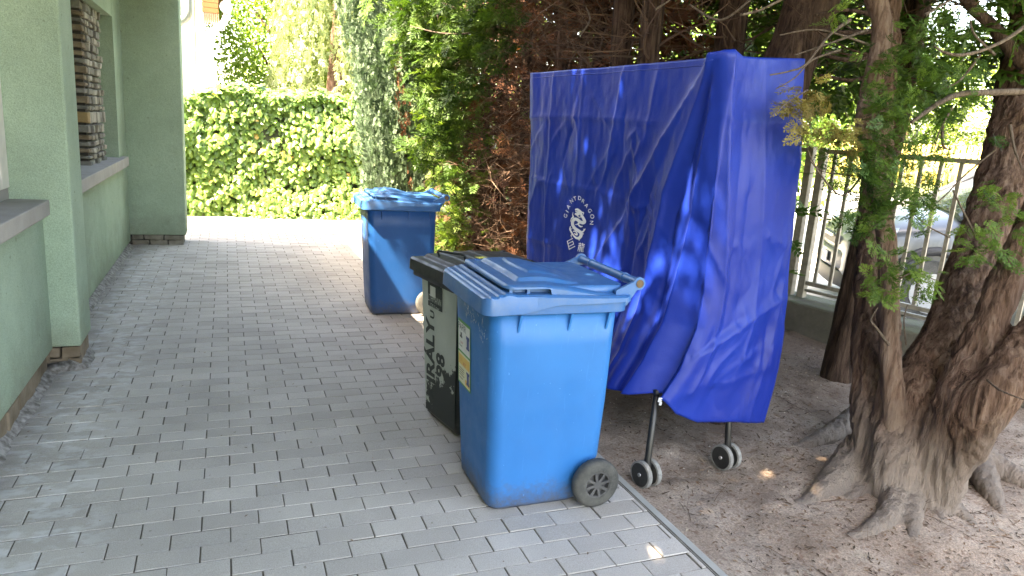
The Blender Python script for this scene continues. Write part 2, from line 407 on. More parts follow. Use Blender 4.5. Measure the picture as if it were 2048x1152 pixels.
m_plinth = M('plinth_stone', (0.13, 0.095, 0.062), (0.23, 0.18, 0.13), 7, 0.9, 0.8, 40, kind='World')
m_dark = M('dark_mortar', (0.035, 0.032, 0.03), (0.06, 0.055, 0.05), 9, 0.95, kind='World')
house = thing('green_house', 'green roughcast house wall with pilaster, stone pillar window and grey sills', 'house', (-1.0, 4.5, 0))
house.location = (0, 0, 0)
def hp(name, mat, *boxes, bevel=0.0, parent=house):
    b = B()
    for q in boxes: b.box(*q)
    return b.build(name, mat, parent, bevel=bevel)
# wall below and round the near window (face x=-0.93)
hp('wall', m_stucco, (-1.5, -0.93, -3.0, 4.5, 0.128, 0.885), (-1.5, -0.93, -3.0, 4.5, 2.45, 2.90), (-1.5, -0.93, -3.0, 1.2, 0.885, 2.45), bevel=0.006)
hp('pilaster', m_stucco, (-1.55, -0.79, 4.502, 4.84, 0.135, 2.90), bevel=0.012)
# far stretch of wall with the second opening (face x=-0.98): opening y 4.84..8.05, z 0.96..2.29
hp('wall', m_stucco, (-1.5, -0.982, 4.842, 8.62, 0.045, 0.875), bevel=0.004)
hp('wall', m_stucco, (-1.5, -0.98, 8.04, 8.62, 0.877, 2.90))
hp('wall', m_stucco, (-1.5, -0.981, 4.842, 8.038, 2.29, 2.90))
hp('wall', m_stucco, (-1.62, -1.502, 4.842, 8.62, 0.045, 2.90))
hp('return_wall', m_stucco, (-1.6, -0.43, 8.622, 9.0, 0.112, 2.90), bevel=0.012)
hp('wall', m_stucco, (-6.0, -1.62, 8.7, 9.0, 0.0, 2.90))
# stone pillar in the opening: courses of thin slabs
pil = hp('stone_pillar', m_dark, (-1.34, -1.075, 6.93, 7.68, 0.94, 2.29))
SM = [M('slab_stone', (0.15, 0.135, 0.11), (0.25, 0.23, 0.195), 12, 0.9, 0.7, 55, kind='World'), M('slab_stone_grey', (0.13, 0.125, 0.115), (0.22, 0.21, 0.19), 12, 0.9, 0.7, 55, kind='World'),
      M('slab_stone_pale', (0.26, 0.245, 0.215), (0.36, 0.34, 0.30), 12, 0.9, 0.7, 55, kind='World'), M('slab_stone_ochre', (0.24, 0.16, 0.075), (0.32, 0.22, 0.11), 9, 0.9, 0.7, 55, kind='World')]
def stone(parent, x0, x1, y0, y1, z0, z1, mat):
    b = B(); j = lambda: random.uniform(-0.006, 0.006)
    vs = [(x0+j(),y0+j(),z0+j()),(x1+j(),y0+j(),z0+j()),(x1+j(),y1+j(),z0+j()),(x0+j(),y1+j(),z0+j()),(x0+j(),y0+j(),z1+j()),(x1+j(),y0+j(),z1+j()),(x1+j(),y1+j(),z1+j()),(x0+j(),y1+j(),z1+j())]
    b.add(vs, [(3,2,1,0),(4,5,6,7),(0,1,5,4),(1,2,6,5),(2,3,7,6),(3,0,4,7)])
    return b.build('stone', mat, parent, bevel=0.008, recalc=False)
z = 0.955
while z < 2.27:
    hgt = random.choice((0.05, 0.055, 0.06, 0.07, 0.078))
    if abs(z - 1.28) < 0.03: hgt = 0.11
    z1 = min(z + hgt, 2.285)
    # near face (towards the camera): darker stones picked to paint its shade
    stone(pil, -1.34, -1.05 + random.uniform(-0.012, 0.006), 6.885 + random.uniform(-0.014, 0.012), 6.99, z + 0.014, z1 - 0.010, SM[3] if hgt > 0.1 else random.choice((SM[1], m_plinth, m_plinth)))
    y = 6.995
    while y < 7.70:                        # driveway face: small blocks
        ln = random.uniform(0.07, 0.17); y1 = min(y + ln, 7.72)
        if y1 - y > 0.03: stone(pil, -1.2, -1.045 + random.uniform(-0.014, 0.012), y + 0.006, y1 - 0.006, z + 0.007, z1 - 0.006, random.choice(SM[:3]))
        y = y1
    z = z1
# sills
hp('window_sill', m_sill, (-1.30, -0.893, 0.6, 4.499, 0.889, 0.972), bevel=0.006)
sb = B(); sb.add([(-1.49,4.845,0.985),(-0.925,4.845,0.972),(-0.925,8.30,0.972),(-1.49,8.30,0.985),(-1.49,4.845,0.90),(-0.925,4.845,0.878),(-0.925,8.30,0.878),(-1.49,8.30,0.90)], [(0,1,2,3),(7,6,5,4),(1,5,6,2),(0,4,5,1),(2,6,7,3),(3,7,4,0)])
sb = sb.build('window_sill', m_sill, house, bevel=0.006)
# near window set back on its sill
win = hp('window', m_glass, (-1.105, -1.098, 0.6, 4.40, 1.08, 2.40))
hp('window_frame', m_frame, (-1.13, -1.068, 4.36, 4.498, 1.032, 2.45), (-1.13, -1.068, 0.6, 4.358, 1.032, 1.10), (-1.13, -1.068, 0.6, 4.358, 2.38, 2.45), (-1.125, -1.073, 2.55, 2.63, 1.102, 2.378), bevel=0.006, parent=win)
hp('sill_upstand', m_sill, (-1.14, -1.075, 0.6, 4.497, 0.973, 1.030), bevel=0.003)
# plinth stones under the walls
pln = hp('plinth', m_dark, (-1.4, -0.985, -3.0, 4.55, -0.05, 0.125), (-1.4, -0.84, 4.56, 4.82, -0.05, 0.13), (-1.4, -0.46, 8.66, 8.97, -0.05, 0.109))
y = 0.8
while y < 4.5:
    ln = random.uniform(0.16, 0.34)
    stone(pln, -1.1, -0.945 + random.uniform(-0.01, 0.012), y + 0.008, min(y + ln, 4.53) - 0.008, -0.03, 0.118, m_plinth); y += ln
for x0, x1, z0, z1 in ((-0.97, -0.86, 0.0, 0.062), (-0.855, -0.80, 0.0, 0.058), (-0.98, -0.90, 0.07, 0.126), (-0.893, -0.805, 0.066, 0.128)): stone(pln, x0, x1, 4.515, 4.60, z0, z1, m_plinth)
for y0, y1, z0, z1 in ((4.61, 4.72, 0.0, 0.12), (4.73, 4.82, 0.0, 0.12)): stone(pln, -0.9, -0.805, y0, y1, z0, z1, m_plinth)
for x0, x1, z0, z1 in ((-0.97,-0.80,0,0.05),(-0.79,-0.62,0,0.048),(-0.61,-0.46,0,0.05),(-0.97,-0.86,0.057,0.105),(-0.85,-0.66,0.055,0.105),(-0.65,-0.455,0.057,0.105)): stone(pln, x0, x1, 8.645, 8.74, z0, z1, SM[0])
# mortar fillet along the foot of the wall
fil = []; 
for k, y in enumerate(np.arange(0.6, 8.6, 0.05)):
    bx = -0.945 if y < 4.5 else (-0.80 if y < 4.84 else -0.98); r_ = 0.006 + 0.016*random.random()
    fil.append([(bx - 0.06, y, 0.05 + 0.02*random.random()), (bx + r_*0.4, y, 0.022 + 0.015*random.random()), (bx + r_*1.6 + 0.02, y, 0.0015), (bx + r_*1.6 + 0.02, y, -0.02), (bx - 0.06, y, -0.02)])
B().loft(fil, True, True).build('mortar_fillet', M('crumbling_mortar', (0.10, 0.09, 0.08), (0.30, 0.285, 0.275), 30, 0.95, 0.9, 50, kind='World'), house)
# roof, eave, gutter and downpipe
rb = B(); rb.add([(-0.52,-3.2,2.92),(-0.52,8.98,2.92),(-4.6,8.98,5.0),(-4.6,-3.2,5.0),(-8.7,8.98,2.92),(-8.7,-3.2,2.92),(-0.52,-3.2,2.82),(-0.52,8.98,2.82),(-8.7,8.98,2.82),(-8.7,-3.2,2.82)],
      [(0,1,2,3),(3,2,4,5),(6,9,8,7),(0,6,7,1),(4,8,9,5),(1,7,8,4,2),(0,3,5,9,6)])
rf = rb.build('roof', m_roof, house)
gp = [(-0.46, -3.2 + k*1.53, 2.86) for k in range(9)]
B().tube(gp, 0.06, 10).build('gutter', m_zinc, rf)
p1 = at(377, 22, 7.95); p2 = at(371, 36, 7.97); p3 = at(350, 50, 8.0); p4 = at(338, 60, 8.02)
B().tube([(p1[0]-0.005, p1[1], 2.8), (p1 + [0,0,0.2]), p1, p1*0.5 + p2*0.5 + [0.004,0,-0.006], p2, p3, p4], 0.046, 14).build('downpipe', m_zinc, house)
# ------------------------------------------------------------------ wheelie bins
def plastic(name, c1, c2, rough=0.38, dirt=(0.10, 0.09, 0.08), dirt_z=0.12):
    m, nt, p, L = nmat(name); v = coord(nt, 'Object')
    c = mix(nt, ramp(nt, noise(nt, v, 3.5, 4), [(0.3, 0.0), (0.7, 1.0)]), c1, c2)
    sc = ramp(nt, noise(nt, coord(nt, 'Object', (40, 40, 3)), 1.0, 4, 0.7), [(0.60, 0.0), (0.8, 0.34)])
    c = mix(nt, sc, c, tuple(min(1, x*1.7 + 0.05) for x in c1))
    sx = nt.nodes.new('ShaderNodeSeparateXYZ'); L(v, sx.inputs[0])
    dz = mth(nt, 'ADD', sx.outputs[2], mth(nt, 'MULTIPLY', mth(nt, 'SUBTRACT', noise(nt, v, 24, 6, 0.8), 0.5), 0.32))
    c = mix(nt, mth(nt, 'MULTIPLY', ramp(nt, dz, [(0.0, 1.0), (dirt_z, 0.0)]), 0.75), c, dirt)
    sp = ramp(nt, noise(nt, v, 70, 2, 0.4), [(0.74, 0.0), (0.77, 0.5)])
    c = mix(nt, sp, c, tuple(min(1, x*1.5 + 0.08) for x in c1))
    L(c, p.inputs['Base Color'])
    L(ramp(nt, noise(nt, v, 9, 4), [(0.3, rough - 0.07), (0.7, rough + 0.12)]), p.inputs['Roughness'])
    bump(nt, p, noise(nt, v, 260, 3), 0.10, 0.002); p.inputs['Specular IOR Level'].default_value = 0.38
    return m
def dusty(name, c1, dust, rough=0.45, amt=0.55):
    m, nt, p, L = nmat(name); v = coord(nt, 'Object')
    f = ramp(nt, noise(nt, v, 7, 6, 0.65), [(0.38, 0.0), (0.72, amt)]); f2 = ramp(nt, noise(nt, v, 90, 4, 0.7), [(0.5, 0.0), (0.75, 0.35)])
    c = mix(nt, f2, mix(nt, f, c1, dust), dust); L(c, p.inputs['Base Color'])
    L(ramp(nt, noise(nt, v, 12, 4), [(0.3, rough - 0.1), (0.7, rough + 0.15)]), p.inputs['Roughness'])
    bump(nt, p, noise(nt, v, 220, 3), 0.15, 0.002)
    return m
m_blue = plastic('blue_bin_plastic', (0.006, 0.132, 0.375), (0.010, 0.158, 0.43), 0.42)
m_blued = plastic('faded_navy_bin_plastic', (0.004, 0.066, 0.22), (0.006, 0.080, 0.26), 0.42)
m_bluelid = dusty('blue_lid_plastic', (0.006, 0.108, 0.32), (0.085, 0.145, 0.24), 0.38, 0.45)
m_black = plastic('black_bin_plastic', (0.018, 0.020, 0.019), (0.026, 0.028, 0.026), 0.42, (0.09, 0.085, 0.075))
m_blacklid = dusty('black_lid_plastic', (0.015, 0.015, 0.0145), (0.060, 0.054, 0.047), 0.5, 0.40)
m_rubber = dusty('dusty_rubber', (0.028, 0.029, 0.028), (0.13, 0.125, 0.11), 0.75, 0.7)
m_hub = dusty('grey_hub', (0.035, 0.035, 0.037), (0.15, 0.145, 0.14), 0.5, 0.6)
m_pipe_end = M('rusty_pipe_end', (0.08, 0.055, 0.035), (0.14, 0.09, 0.05), 30, 0.9)

def wheel(parent, u, v, r, w, name='wheel'):
    """disc wheel with its axle along v"""
    wt = B(); sg = 36; prof = [(-w/2, r*0.56), (-w/2, r*0.86), (-w/2 + w*0.18, r*0.985), (-w*0.1, r), (w*0.1, r), (w/2 - w*0.18, r*0.985), (w/2, r*0.86), (w/2, r*0.56)]
    rings = [[(u + q*math.cos(2*math.pi*k/sg), v + o, r + q*math.sin(2*math.pi*k/sg)) for k in range(sg)] for o, q in prof]
    wt.loft(rings + [rings[0]], False, True); tyre = wt.build(name, m_rubber, parent)
    h = B(); s = -1
    hr = [[(u + q*math.cos(2*math.pi*k/sg), v + o, r + q*math.sin(2*math.pi*k/sg)) for k in range(sg)] for o, q in ((-w*0.46, r*0.565), (-w*0.46, r*0.50), (-w*0.2, r*0.47), (w*0.2, r*0.47), (w*0.45, r*0.55), (w*0.46, r*0.565))]
    h.loft(hr, False, False)
    h.add([(u + r*0.48*math.cos(2*math.pi*k/sg), v - w*0.1, r + r*0.48*math.sin(2*math.pi*k/sg)) for k in range(sg)], [tuple(range(sg))])
    for k in range(8):
        a = 2*math.pi*(k + 0.3)/8; ca, sa = math.cos(a), math.sin(a)
        h.obox((u + ca*r*0.31, v - w*0.30, r + sa*r*0.31), ((ca, 0, sa), (0, 1, 0), (-sa, 0, ca)), r*0.19, w*0.19, r*0.055)
    h.build('hub', m_hub, tyre)
    cb = B(); cb.tube([(u, v - w*0.50, r), (u, v - w*0.05, r)], r*0.15, 12); cb.build('hub_cap', m_hub, tyre)
    return tyre

def lid_surface(f, u0, u1, hw, nu, nv, rc, zedge, skirt):
    """moulded lid: rounded-rectangle grid lifted by f(u, v) with a skirt all round; skirt(u, v) gives its lower edge"""
    V = []; F = []
    us = np.linspace(0, 1, nu); vs = np.linspace(-1, 1, nv)
    for a in us:
        for b in vs:
            u = u0 + (u1 - u0)*a; v = b*hw
            # pull corners in
            du = min(u - u0, u1 - u); dv = hw - abs(v)
            if du < rc and dv < rc:
                x, y = (rc - du)/rc, (rc - dv)/rc; m_ = max(x, y); l_ = math.hypot(x, y); k = m_/l_ if l_ > 0 else 1
                du, dv = rc - rc*x*k, rc - rc*y*k
                u = u0 + du if u - u0 < u1 - u else u1 - du; v = math.copysign(hw - dv, v)
            V.append((u, v, f(u, v)))
    for i in range(nu-1):
        for j in range(nv-1): F.append((i*nv+j, (i+1)*nv+j, (i+1)*nv+j+1, i*nv+j+1))
    ring = [(i, 0) for i in range(nu)] + [(nu-1, j) for j in range(1, nv)] + [(i, nv-1) for i in range(nu-2, -1, -1)] + [(0, j) for j in range(nv-2, 0, -1)]
    prev = [i*nv+j for i, j in ring]
    for out, frac in ((0.003, 0.10), (0.005, 1.0), (-0.006, 1.0)):
        cur = []
        for k in [i*nv+j for i, j in ring]:
            u, v, z = V[k]; cu_, cv_ = (u0+u1)/2, 0
            d = math.hypot(u - cu_, v) or 1
            V.append((u + (u-cu_)/d*out, v + v/d*out, z + (skirt(u, v) - z)*frac)); cur.append(len(V)-1)
        n = len(ring)
        for k in range(n): F.append((prev[k], prev[(k+1) % n], cur[(k+1) % n], cur[k]))
        prev = cur
    return V, F

def blue_bin(label, body_mat, sticker=True):
    t = thing('wheelie_bin', label, 'bin', group='blue wheelie bins')
    b = B(); HB = 0.868
    lv = [(0.0, 0.012, 0.40, 0.192), (0.018, 0.0, 0.415, 0.205), (0.10, -0.006, 0.44, 0.210), (0.19, -0.012, 0.492, 0.214), (0.45, -0.028, 0.494, 0.229), (0.70, -0.043, 0.490, 0.243), (HB, -0.054, 0.487, 0.253)]
    b.loft([rrect(u0, u1, -h, h, 0.055, z, 6) for z, u0, u1, h in lv]); body = b.build('body', body_mat, t)
    rim = B(); rings = [rrect(-0.060, 0.492, -0.259, 0.259, 0.055, 0.835, 6), rrect(-0.082, 0.515, -0.276, 0.276, 0.055, 0.842, 6), rrect(-0.084, 0.517, -0.278, 0.278, 0.055, 0.893, 6), rrect(-0.06, 0.49, -0.255, 0.255, 0.05, 0.894, 6)]
    rim.loft(rings); rim.build('rim', m_bluelid, body, sharp=30)
    for s in (-1, 1):                      # stiffening fins under the rim
        for u in (0.055, 0.265, 0.43):
            fb = B(); fb.add([(u-0.005, s*0.245, 0.838), (u+0.005, s*0.245, 0.838), (u+0.005, s*0.274, 0.838), (u-0.005, s*0.274, 0.838), (u-0.004, s*0.240, 0.765), (u+0.004, s*0.240, 0.765), (u+0.004, s*0.249, 0.765), (u-0.004, s*0.249, 0.765)],
                             [(0,1,2,3),(7,6,5,4),(0,4,5,1),(1,5,6,2),(2,6,7,3),(3,7,4,0)]); fb.build('fin', body_mat, body)
    # lid: a flange with fine ridges on its front lip, and over it a domed plate with grip slots at the front corners
    def f(u, v):
        e = min(u + 0.098, 0.286 - abs(v), 0.522 - u)
        z = 0.902 + 0.006*sstep(0.0, 0.010, e) - 0.012*sstep(0.05, 0.47, u)
        z += 0.005*sstep(-0.078, -0.074, u) + 0.006*sstep(-0.050, -0.046, u) + 0.006*sstep(-0.024, -0.018, u)*(1 - sstep(0.0, 0.03, u))
        return float(z)
    def sk(u, v): return 0.850 + 0.030*float(sstep(0.04, 0.22, u)) - 0.006*float(sstep(0.0, 0.16, 0.08-u)) + 0.004*float(sstep(0.3, 0.5, u))
    V, F = lid_surface(f, -0.098, 0.522, 0.286, 90, 60, 0.045, 0.915, sk)
    l = B(); l.add(V, F, True); lid = l.build('lid', m_bluelid, t, sharp=25)
    def f2(u, v):
        e = min(u + 0.012, 0.266 - abs(v), 0.512 - u)
        z = 0.946 + 0.006*sstep(0.0, 0.012, e) - 0.046*sstep(0.10, 0.50, u)
        hw = 0.215 - 0.10*max(0.0, u - 0.25)
        dome = sstep(0.0, 0.020, hw - abs(v))*sstep(0.045, 0.062, u)*sstep(0.0, 0.12, 0.47 - u)
        z += 0.014*dome*(1 - 0.5*sstep(0.15, 0.45, u)) + 0.016*math.cos(min(1.0, abs(v)/0.266)*1.57)*sstep(0.0, 0.16, u)*(1 - sstep(0.22, 0.50, u))
        z += 0.006*sstep(0.0, 0.014, 0.150 - abs(v))*sstep(0.100, 0.110, u - 0.9*v*v)*(1 - sstep(0.16, 0.30, u))
        z -= 0.022*sstep(0.0, 0.010, 0.026 - abs(abs(v) - 0.232))*sstep(0.0, 0.010, 0.055 - abs(u - 0.085))*(v > 0)     # far grip seen from above as a well
        return float(z)
    def sk2(u, v): return float(0.938 - 0.045*sstep(0.165, 0.18, u))
    V, F = lid_surface(f2, -0.012, 0.512, 0.266, 100, 80, 0.045, 0.934, sk2)
    l = B(); l.add(V, F, True)
    plate = l.build('lid_plate', m_bluelid, lid, sharp=28)
    B().loft([rrect(0.012, 0.50, -0.232, 0.232, 0.03, z_, 4) for z_ in (0.895, 0.940)]).build('lid_core', m_bluelid, lid)
    for s in (-1, 1):
        for u in (0.004, 0.075): B().box(u, u + 0.012, min(s*0.238, s*0.258), max(s*0.238, s*0.258), 0.900, 0.940).build('grip_post', m_bluelid, lid)
    hb = B(); hb.tube([(0.555, -0.262, 0.950), (0.555, 0.262, 0.950)], 0.0185, 18, caps=False); hb.tube([(0.555, -0.150, 0.950), (0.555, -0.143, 0.950)], 0.0212, 18); hb.tube([(0.555, 0.143, 0.950), (0.555, 0.15, 0.950)], 0.0212, 18)
    h = hb.build('handle', m_bluelid, t)
    eb = B(); eb.tube([(0.555, -0.2655, 0.950), (0.555, -0.25, 0.950)], 0.0165, 16); eb.build('pipe_end', m_pipe_end, h)
    for s in (-1, 1):
        br = B(); y0, y1 = s*0.262, s*0.247
        ring = []
        for k in range(13):
            a = R(-110 + 270*k/12); ring.append((0.555 + 0.026*math.cos(a), 0.950 + 0.026*math.sin(a)))
        poly = ring + [(0.50, 0.945), (0.452, 0.924), (0.452, 0.888), (0.505, 0.862)]
        n = len(poly); br.add([(u, y0, z) for u, z in poly] + [(u, y1, z) for u, z in poly], [tuple(range(n)), tuple(range(2*n-1, n-1, -1))] + [(k, (k+1) % n, n+(k+1) % n, n+k) for k in range(n)])
        br.build('handle_bracket', m_bluelid, h)
    ax = B(); ax.tube([(0.445, -0.20, 0.106), (0.445, 0.20, 0.106)], 0.011, 10); ax.build('axle', m_hub, t)
    wheel(t, 0.445, -0.262, 0.104, 0.05); wheel(t, 0.445, 0.262, 0.104, 0.05)
    return t, body
m_paper = M('sticker_white', (0.62, 0.62, 0.60), (0.70, 0.70, 0.68), 20, 0.5); m_green = M('sticker_green', (0.08, 0.30, 0.09), None, rough=0.5); m_orange = M('sticker_orange', (0.72, 0.42, 0.09), (0.78, 0.52, 0.16), 18, 0.5)
m_navy = M('print_blue', (0.035, 0.06, 0.22), None, rough=0.5); m_red = M('print_red', (0.55, 0.08, 0.05), None, rough=0.5); m_ink = M('print_dark', (0.04, 0.05, 0.08), None, rough=0.5); m_cream = M('sticker_cream', (0.66, 0.62, 0.42), (0.7, 0.68, 0.5), 20, 0.5)
def face_put(parent, origin, eu, ev, en):
    """returns a function that lays flat polygons (2D) on a face"""
    origin, eu, ev, en = map(np.array, (origin, eu, ev, en))
    def put(name, polys, mat, off):
        b = B()
        for V2, F2 in polys: b.add([origin + eu*q[0] + ev*q[1] + en*off for q in V2], F2)
        return b.build(name, mat, parent, recalc=False)
    return put
def rect(x0, x1, y0, y1): return ([(x0,y0),(x1,y0),(x1,y1),(x0,y1)], [(0,1,2,3)])
def txt2(s, size, cx, cy, rot=0.0, sx=1.0, bold=0.0):
    V, F = text_poly(s, size, bold); c, s_ = math.cos(rot), math.sin(rot)
    return ([(cx + (q[0]*sx*c - q[1]*s_), cy + (q[0]*sx*s_ + q[1]*c)) for q in V], F)
def front_frame(body, slope, x0=0.0):
    """frame on the bin's front face (towards -u): right = -v, up = along the sloping face"""
    ev = np.array([-slope, 0, 1.0]); ev /= np.linalg.norm(ev); en = np.array([-1.0, 0, -slope]); en /= np.linalg.norm(en)
    return face_put(body, (x0, 0, 0), (0, -1, 0), ev, en)

binA, bodyA = blue_bin('bright blue wheelie bin in the foreground with a paper sticker on its front', m_blue)
binA.location = (0.957, 2.628, 0.004)
put = front_frame(bodyA, 0.0605, -0.0005)
# recycling sticker, v 0.005..0.195 -> right = -v
sx0, sx1, sz0, sz1 = -0.185, -0.015, 0.425, 0.715
st = put('sticker', [rect(sx0, sx1, sz0, sz1)], m_green, 0.0022)
put2 = front_frame(st, 0.0605, -0.0005)
put2('sticker_panel', [rect(sx0+0.008, sx1-0.006, 0.577, sz1-0.012)], m_paper, 0.0030)
put2('sticker_panel', [rect(sx0+0.008, sx1-0.006, sz0+0.008, 0.568)], m_cream, 0.0030)
put2('sticker_panel', [rect(sx0+0.012, sx1-0.010, 0.515, 0.560), rect(sx0+0.1, sx1-0.010, 0.44, 0.465)], m_orange, 0.0036)
put2('lettering', [txt2('PAPÍR', 0.042, sx0+0.062, 0.683), txt2('Hulladék', 0.014, sx0+0.04, 0.60)], m_ink, 0.0040)
put2('lettering', [txt2('PET', 0.024, sx0+0.095, 0.525), txt2('papír', 0.018, sx0+0.06, 0.618)], m_red, 0.0044)
put2('lettering', [rect(sx0+0.125, sx0+0.155, 0.612, 0.66), rect(sx0+0.118, sx0+0.160, 0.65, 0.664), rect(sx0+0.118, sx0+0.160, 0.606, 0.616), rect(sx0+0.125, sx0+0.152, 0.455, 0.50), rect(sx0+0.118, sx0+0.160, 0.448, 0.458), rect(sx0+0.118, sx0+0.16, 0.495, 0.506)], m_navy, 0.0040)
put2('lettering', [rect(sx0+0.03, sx0+0.065, 0.636, 0.645), rect(sx0+0.04, sx0+0.06, 0.645, 0.66), rect(sx0+0.02, sx0+0.09, 0.497, 0.500), rect(sx0+0.02, sx0+0.09, 0.487, 0.490), rect(sx0+0.02, sx0+0.08, 0.477, 0.480), rect(sx0+0.02, sx0+0.09, 0.467, 0.470), rect(sx0+0.02, sx0+0.07, 0.452, 0.455)], m_hub, 0.0040)
# remains of old stickers: thin pale flecks under the rim
fl = B()
for k in range(46):
    y_ = random.uniform(-0.19, 0.10); z_ = random.uniform(0.735, 0.80) - 0.04*(y_ < -0.1)*random.random(); l_ = random.uniform(0.004, 0.016); a_ = random.uniform(0.4, 2.7); w_ = 0.0012
    c_, s_ = math.cos(a_), math.sin(a_); sl_ = 0.0605
    P2 = [(y_ - c_*l_ , z_ - s_*l_), (y_ + s_*w_, z_ - c_*w_), (y_ + c_*l_, z_ + s_*l_), (y_ - s_*w_, z_ + c_*w_)]
    fl.add([(-0.0005 - sl_*b_ - 0.0025, a2, b_) for a2, b_ in P2], [(0,1,2,3)])
fl.build('sticker_residue', m_paper, bodyA, recalc=False)

binC, bodyC = blue_bin('dark blue wheelie bin farther along the drive beside the conifers', m_blued)
binC.location = (1.052, 5.66, 0.004); binC.rotation_euler = (0, 0, R(-2.0))

# ---- black 120 litre bin with its front painted white
bk = thing('wheelie_bin', 'black wheelie bin with flaking white painted front reading KIRÁLY U 98', 'bin', group=None)
b = B()
b.loft([rrect(u0, u1, -h, h, 0.035, z, 6) for z, u0, u1, h in [(0.0, 0.012, 0.30, 0.168), (0.015, 0.0, 0.31, 0.178), (0.17, -0.010, 0.375, 0.184), (0.45, -0.026, 0.385, 0.196), (0.775, -0.046, 0.392, 0.210)]])
bkb = b.build('body', m_black, bk)
r_ = B(); r_.loft([rrect(-0.05, 0.40, -0.215, 0.215, 0.035, 0.745, 6), rrect(-0.085, 0.42, -0.236, 0.236, 0.03, 0.752, 6), rrect(-0.086, 0.42, -0.237, 0.237, 0.03, 0.792, 6), rrect(-0.06, 0.40, -0.21, 0.21, 0.03, 0.793, 6)]); r_.build('rim', m_black, bkb)
def fblk(u, v):
    z = 0.835 + 0.008*sstep(0, 0.015, min(u+0.1, 0.245-abs(v)))
    pn = sstep(0.0, 0.016, 0.205 - abs(v)) * sstep(-0.045, -0.022, u)
    z += 0.020*pn*(1-0.5*sstep(0.2, 0.4, u))
    for c_ in (0.05, 0.13, 0.21): z += 0.005*pn*(sstep(c_-0.012, c_, u - 0.015*math.cos(v*7)) - 0.55*sstep(c_, c_+0.08, u))
    return float(z)
V, F = lid_surface(fblk, -0.100, 0.425, 0.243, 90, 60, 0.03, 0.835, lambda u, v: 0.786 - 0.004*(u < 0))
l = B(); l.add(V, F, True); blid = l.build('lid', m_blacklid, bk, sharp=32)
B().tube([(-0.012, 0.075, 0.868), (-0.020, 0.075, 0.893), (-0.020, 0.07, 0.897), (0.05, -0.062, 0.899), (0.055, -0.065, 0.895), (0.06, -0.065, 0.87)], 0.006, 8).build('lid_handle', m_black, blid)
hh = B().tube([(0.45, -0.20, 0.842), (0.45, 0.20, 0.842)], 0.0135, 14).tube([(0.45, -0.07, 0.842), (0.45, -0.064, 0.842)], 0.0165, 14).build('handle', m_black, bk)
for s in (-1, 1):
    br = B(); poly = [(0.36, 0.80), (0.40, 0.775), (0.462, 0.822), (0.466, 0.85), (0.45, 0.860), (0.36, 0.842)]; n = 6
    y0, y1 = s*0.215, s*0.197
    br.add([(u, y0, z) for u, z in poly] + [(u, y1, z) for u, z in poly], [tuple(range(n)), tuple(range(2*n-1, n-1, -1))] + [(k, (k+1) % n, n+(k+1) % n, n+k) for k in range(n)]); br.build('handle_bracket', m_black, hh)
B().tube([(0.35, -0.16, 0.10), (0.35, 0.16, 0.10)], 0.01, 8).build('axle', m_hub, bk)
wheel(bk, 0.345, -0.215, 0.098, 0.045); wheel(bk, 0.345, 0.215, 0.098, 0.045)
# white paint coat: flaked off towards the bottom and the rim
m_flake, nt, p, L = nmat('flaking_white_paint'); v = coord(nt, 'Object'); sx = nt.nodes.new('ShaderNodeSeparateXYZ'); L(v, sx.inputs[0])
nz = noise(nt, v, 9, 8, 0.72); nz2 = noise(nt, v, 34, 5, 0.7)
hgt = mth(nt, 'ADD', mth(nt, 'ADD', sx.outputs[2], mth(nt, 'MULTIPLY', mth(nt, 'SUBTRACT', nz, 0.5), 0.75)), mth(nt, 'MULTIPLY', sx.outputs[1], 0.62))
f = mth(nt, 'MULTIPLY', ramp(nt, hgt, [(0.235, 0.0), (0.245, 1.0)]), ramp(nt, mth(nt, 'ADD', sx.outputs[2], mth(nt, 'MULTIPLY', mth(nt, 'SUBTRACT', nz2, 0.5), 0.30)), [(0.775, 1.0), (0.785, 0.0)]))
f = mth(nt, 'MULTIPLY', f, ramp(nt, nz2, [(0.72, 1.0), (0.74, 0.0)]))
pc = ramp(nt, noise(nt, v, 5, 5), [(0.3, (0.36, 0.385, 0.35)), (0.7, (0.45, 0.475, 0.44))])
L(mix(nt, f, (0.022, 0.026, 0.024), pc), p.inputs['Base Color']); p.inputs['Roughness'].default_value = 0.55; bump(nt, p, f, 0.4, 0.002)
sl_ = 0.0595
b = B(); NV, NZ = 2, 24
V = []; 
for z in np.linspace(0.028, 0.742, NZ):
    hw = 0.178 + (0.207-0.178)*z/0.76 - 0.016
    for v_ in (-hw, hw): V.append((-0.0005 - sl_*z*0.985 - 0.0025 if z > 0.17 else -0.0015 - 0.0595*z - 0.0015, v_, z))
b.add(V, [(2*i, 2*i+1, 2*i+3, 2*i+2) for i in range(NZ-1)]); b.build('painted_front', m_flake, bkb, recalc=False)
bk.location = (1.005, 3.305, 0.004); bk.rotation_euler = (0, 0, R(11))
m_stencil = M('black_stencil', (0.02, 0.024, 0.022), (0.035, 0.04, 0.036), 30, 0.6)
pb = front_frame(bkb, sl_, -0.0035)
pb('lettering', [txt2('KIRÁLY', 0.130, -0.092, 0.325, R(90), 1.02, 0.0045), txt2('U', 0.065, -0.068, 0.572, R(90), 1.0, 0.002), txt2('98', 0.125, 0.022, 0.325, R(90), 1.02, 0.0045)], m_stencil, 0.0016)
pl_ = pb('maker_plate', [rect(-0.115, 0.045, 0.612, 0.735)], m_stencil, 0.0028)
pb2 = front_frame(pl_, sl_, -0.0035)
pb2('lettering', [txt2('LTHMANN', 0.050, -0.038, 0.655, 0, 0.62), txt2('120 Liter', 0.034, -0.040, 0.618, 0, 0.85)], M('plate_grey_print', (0.42, 0.45, 0.43), None, rough=0.5), 0.0040)
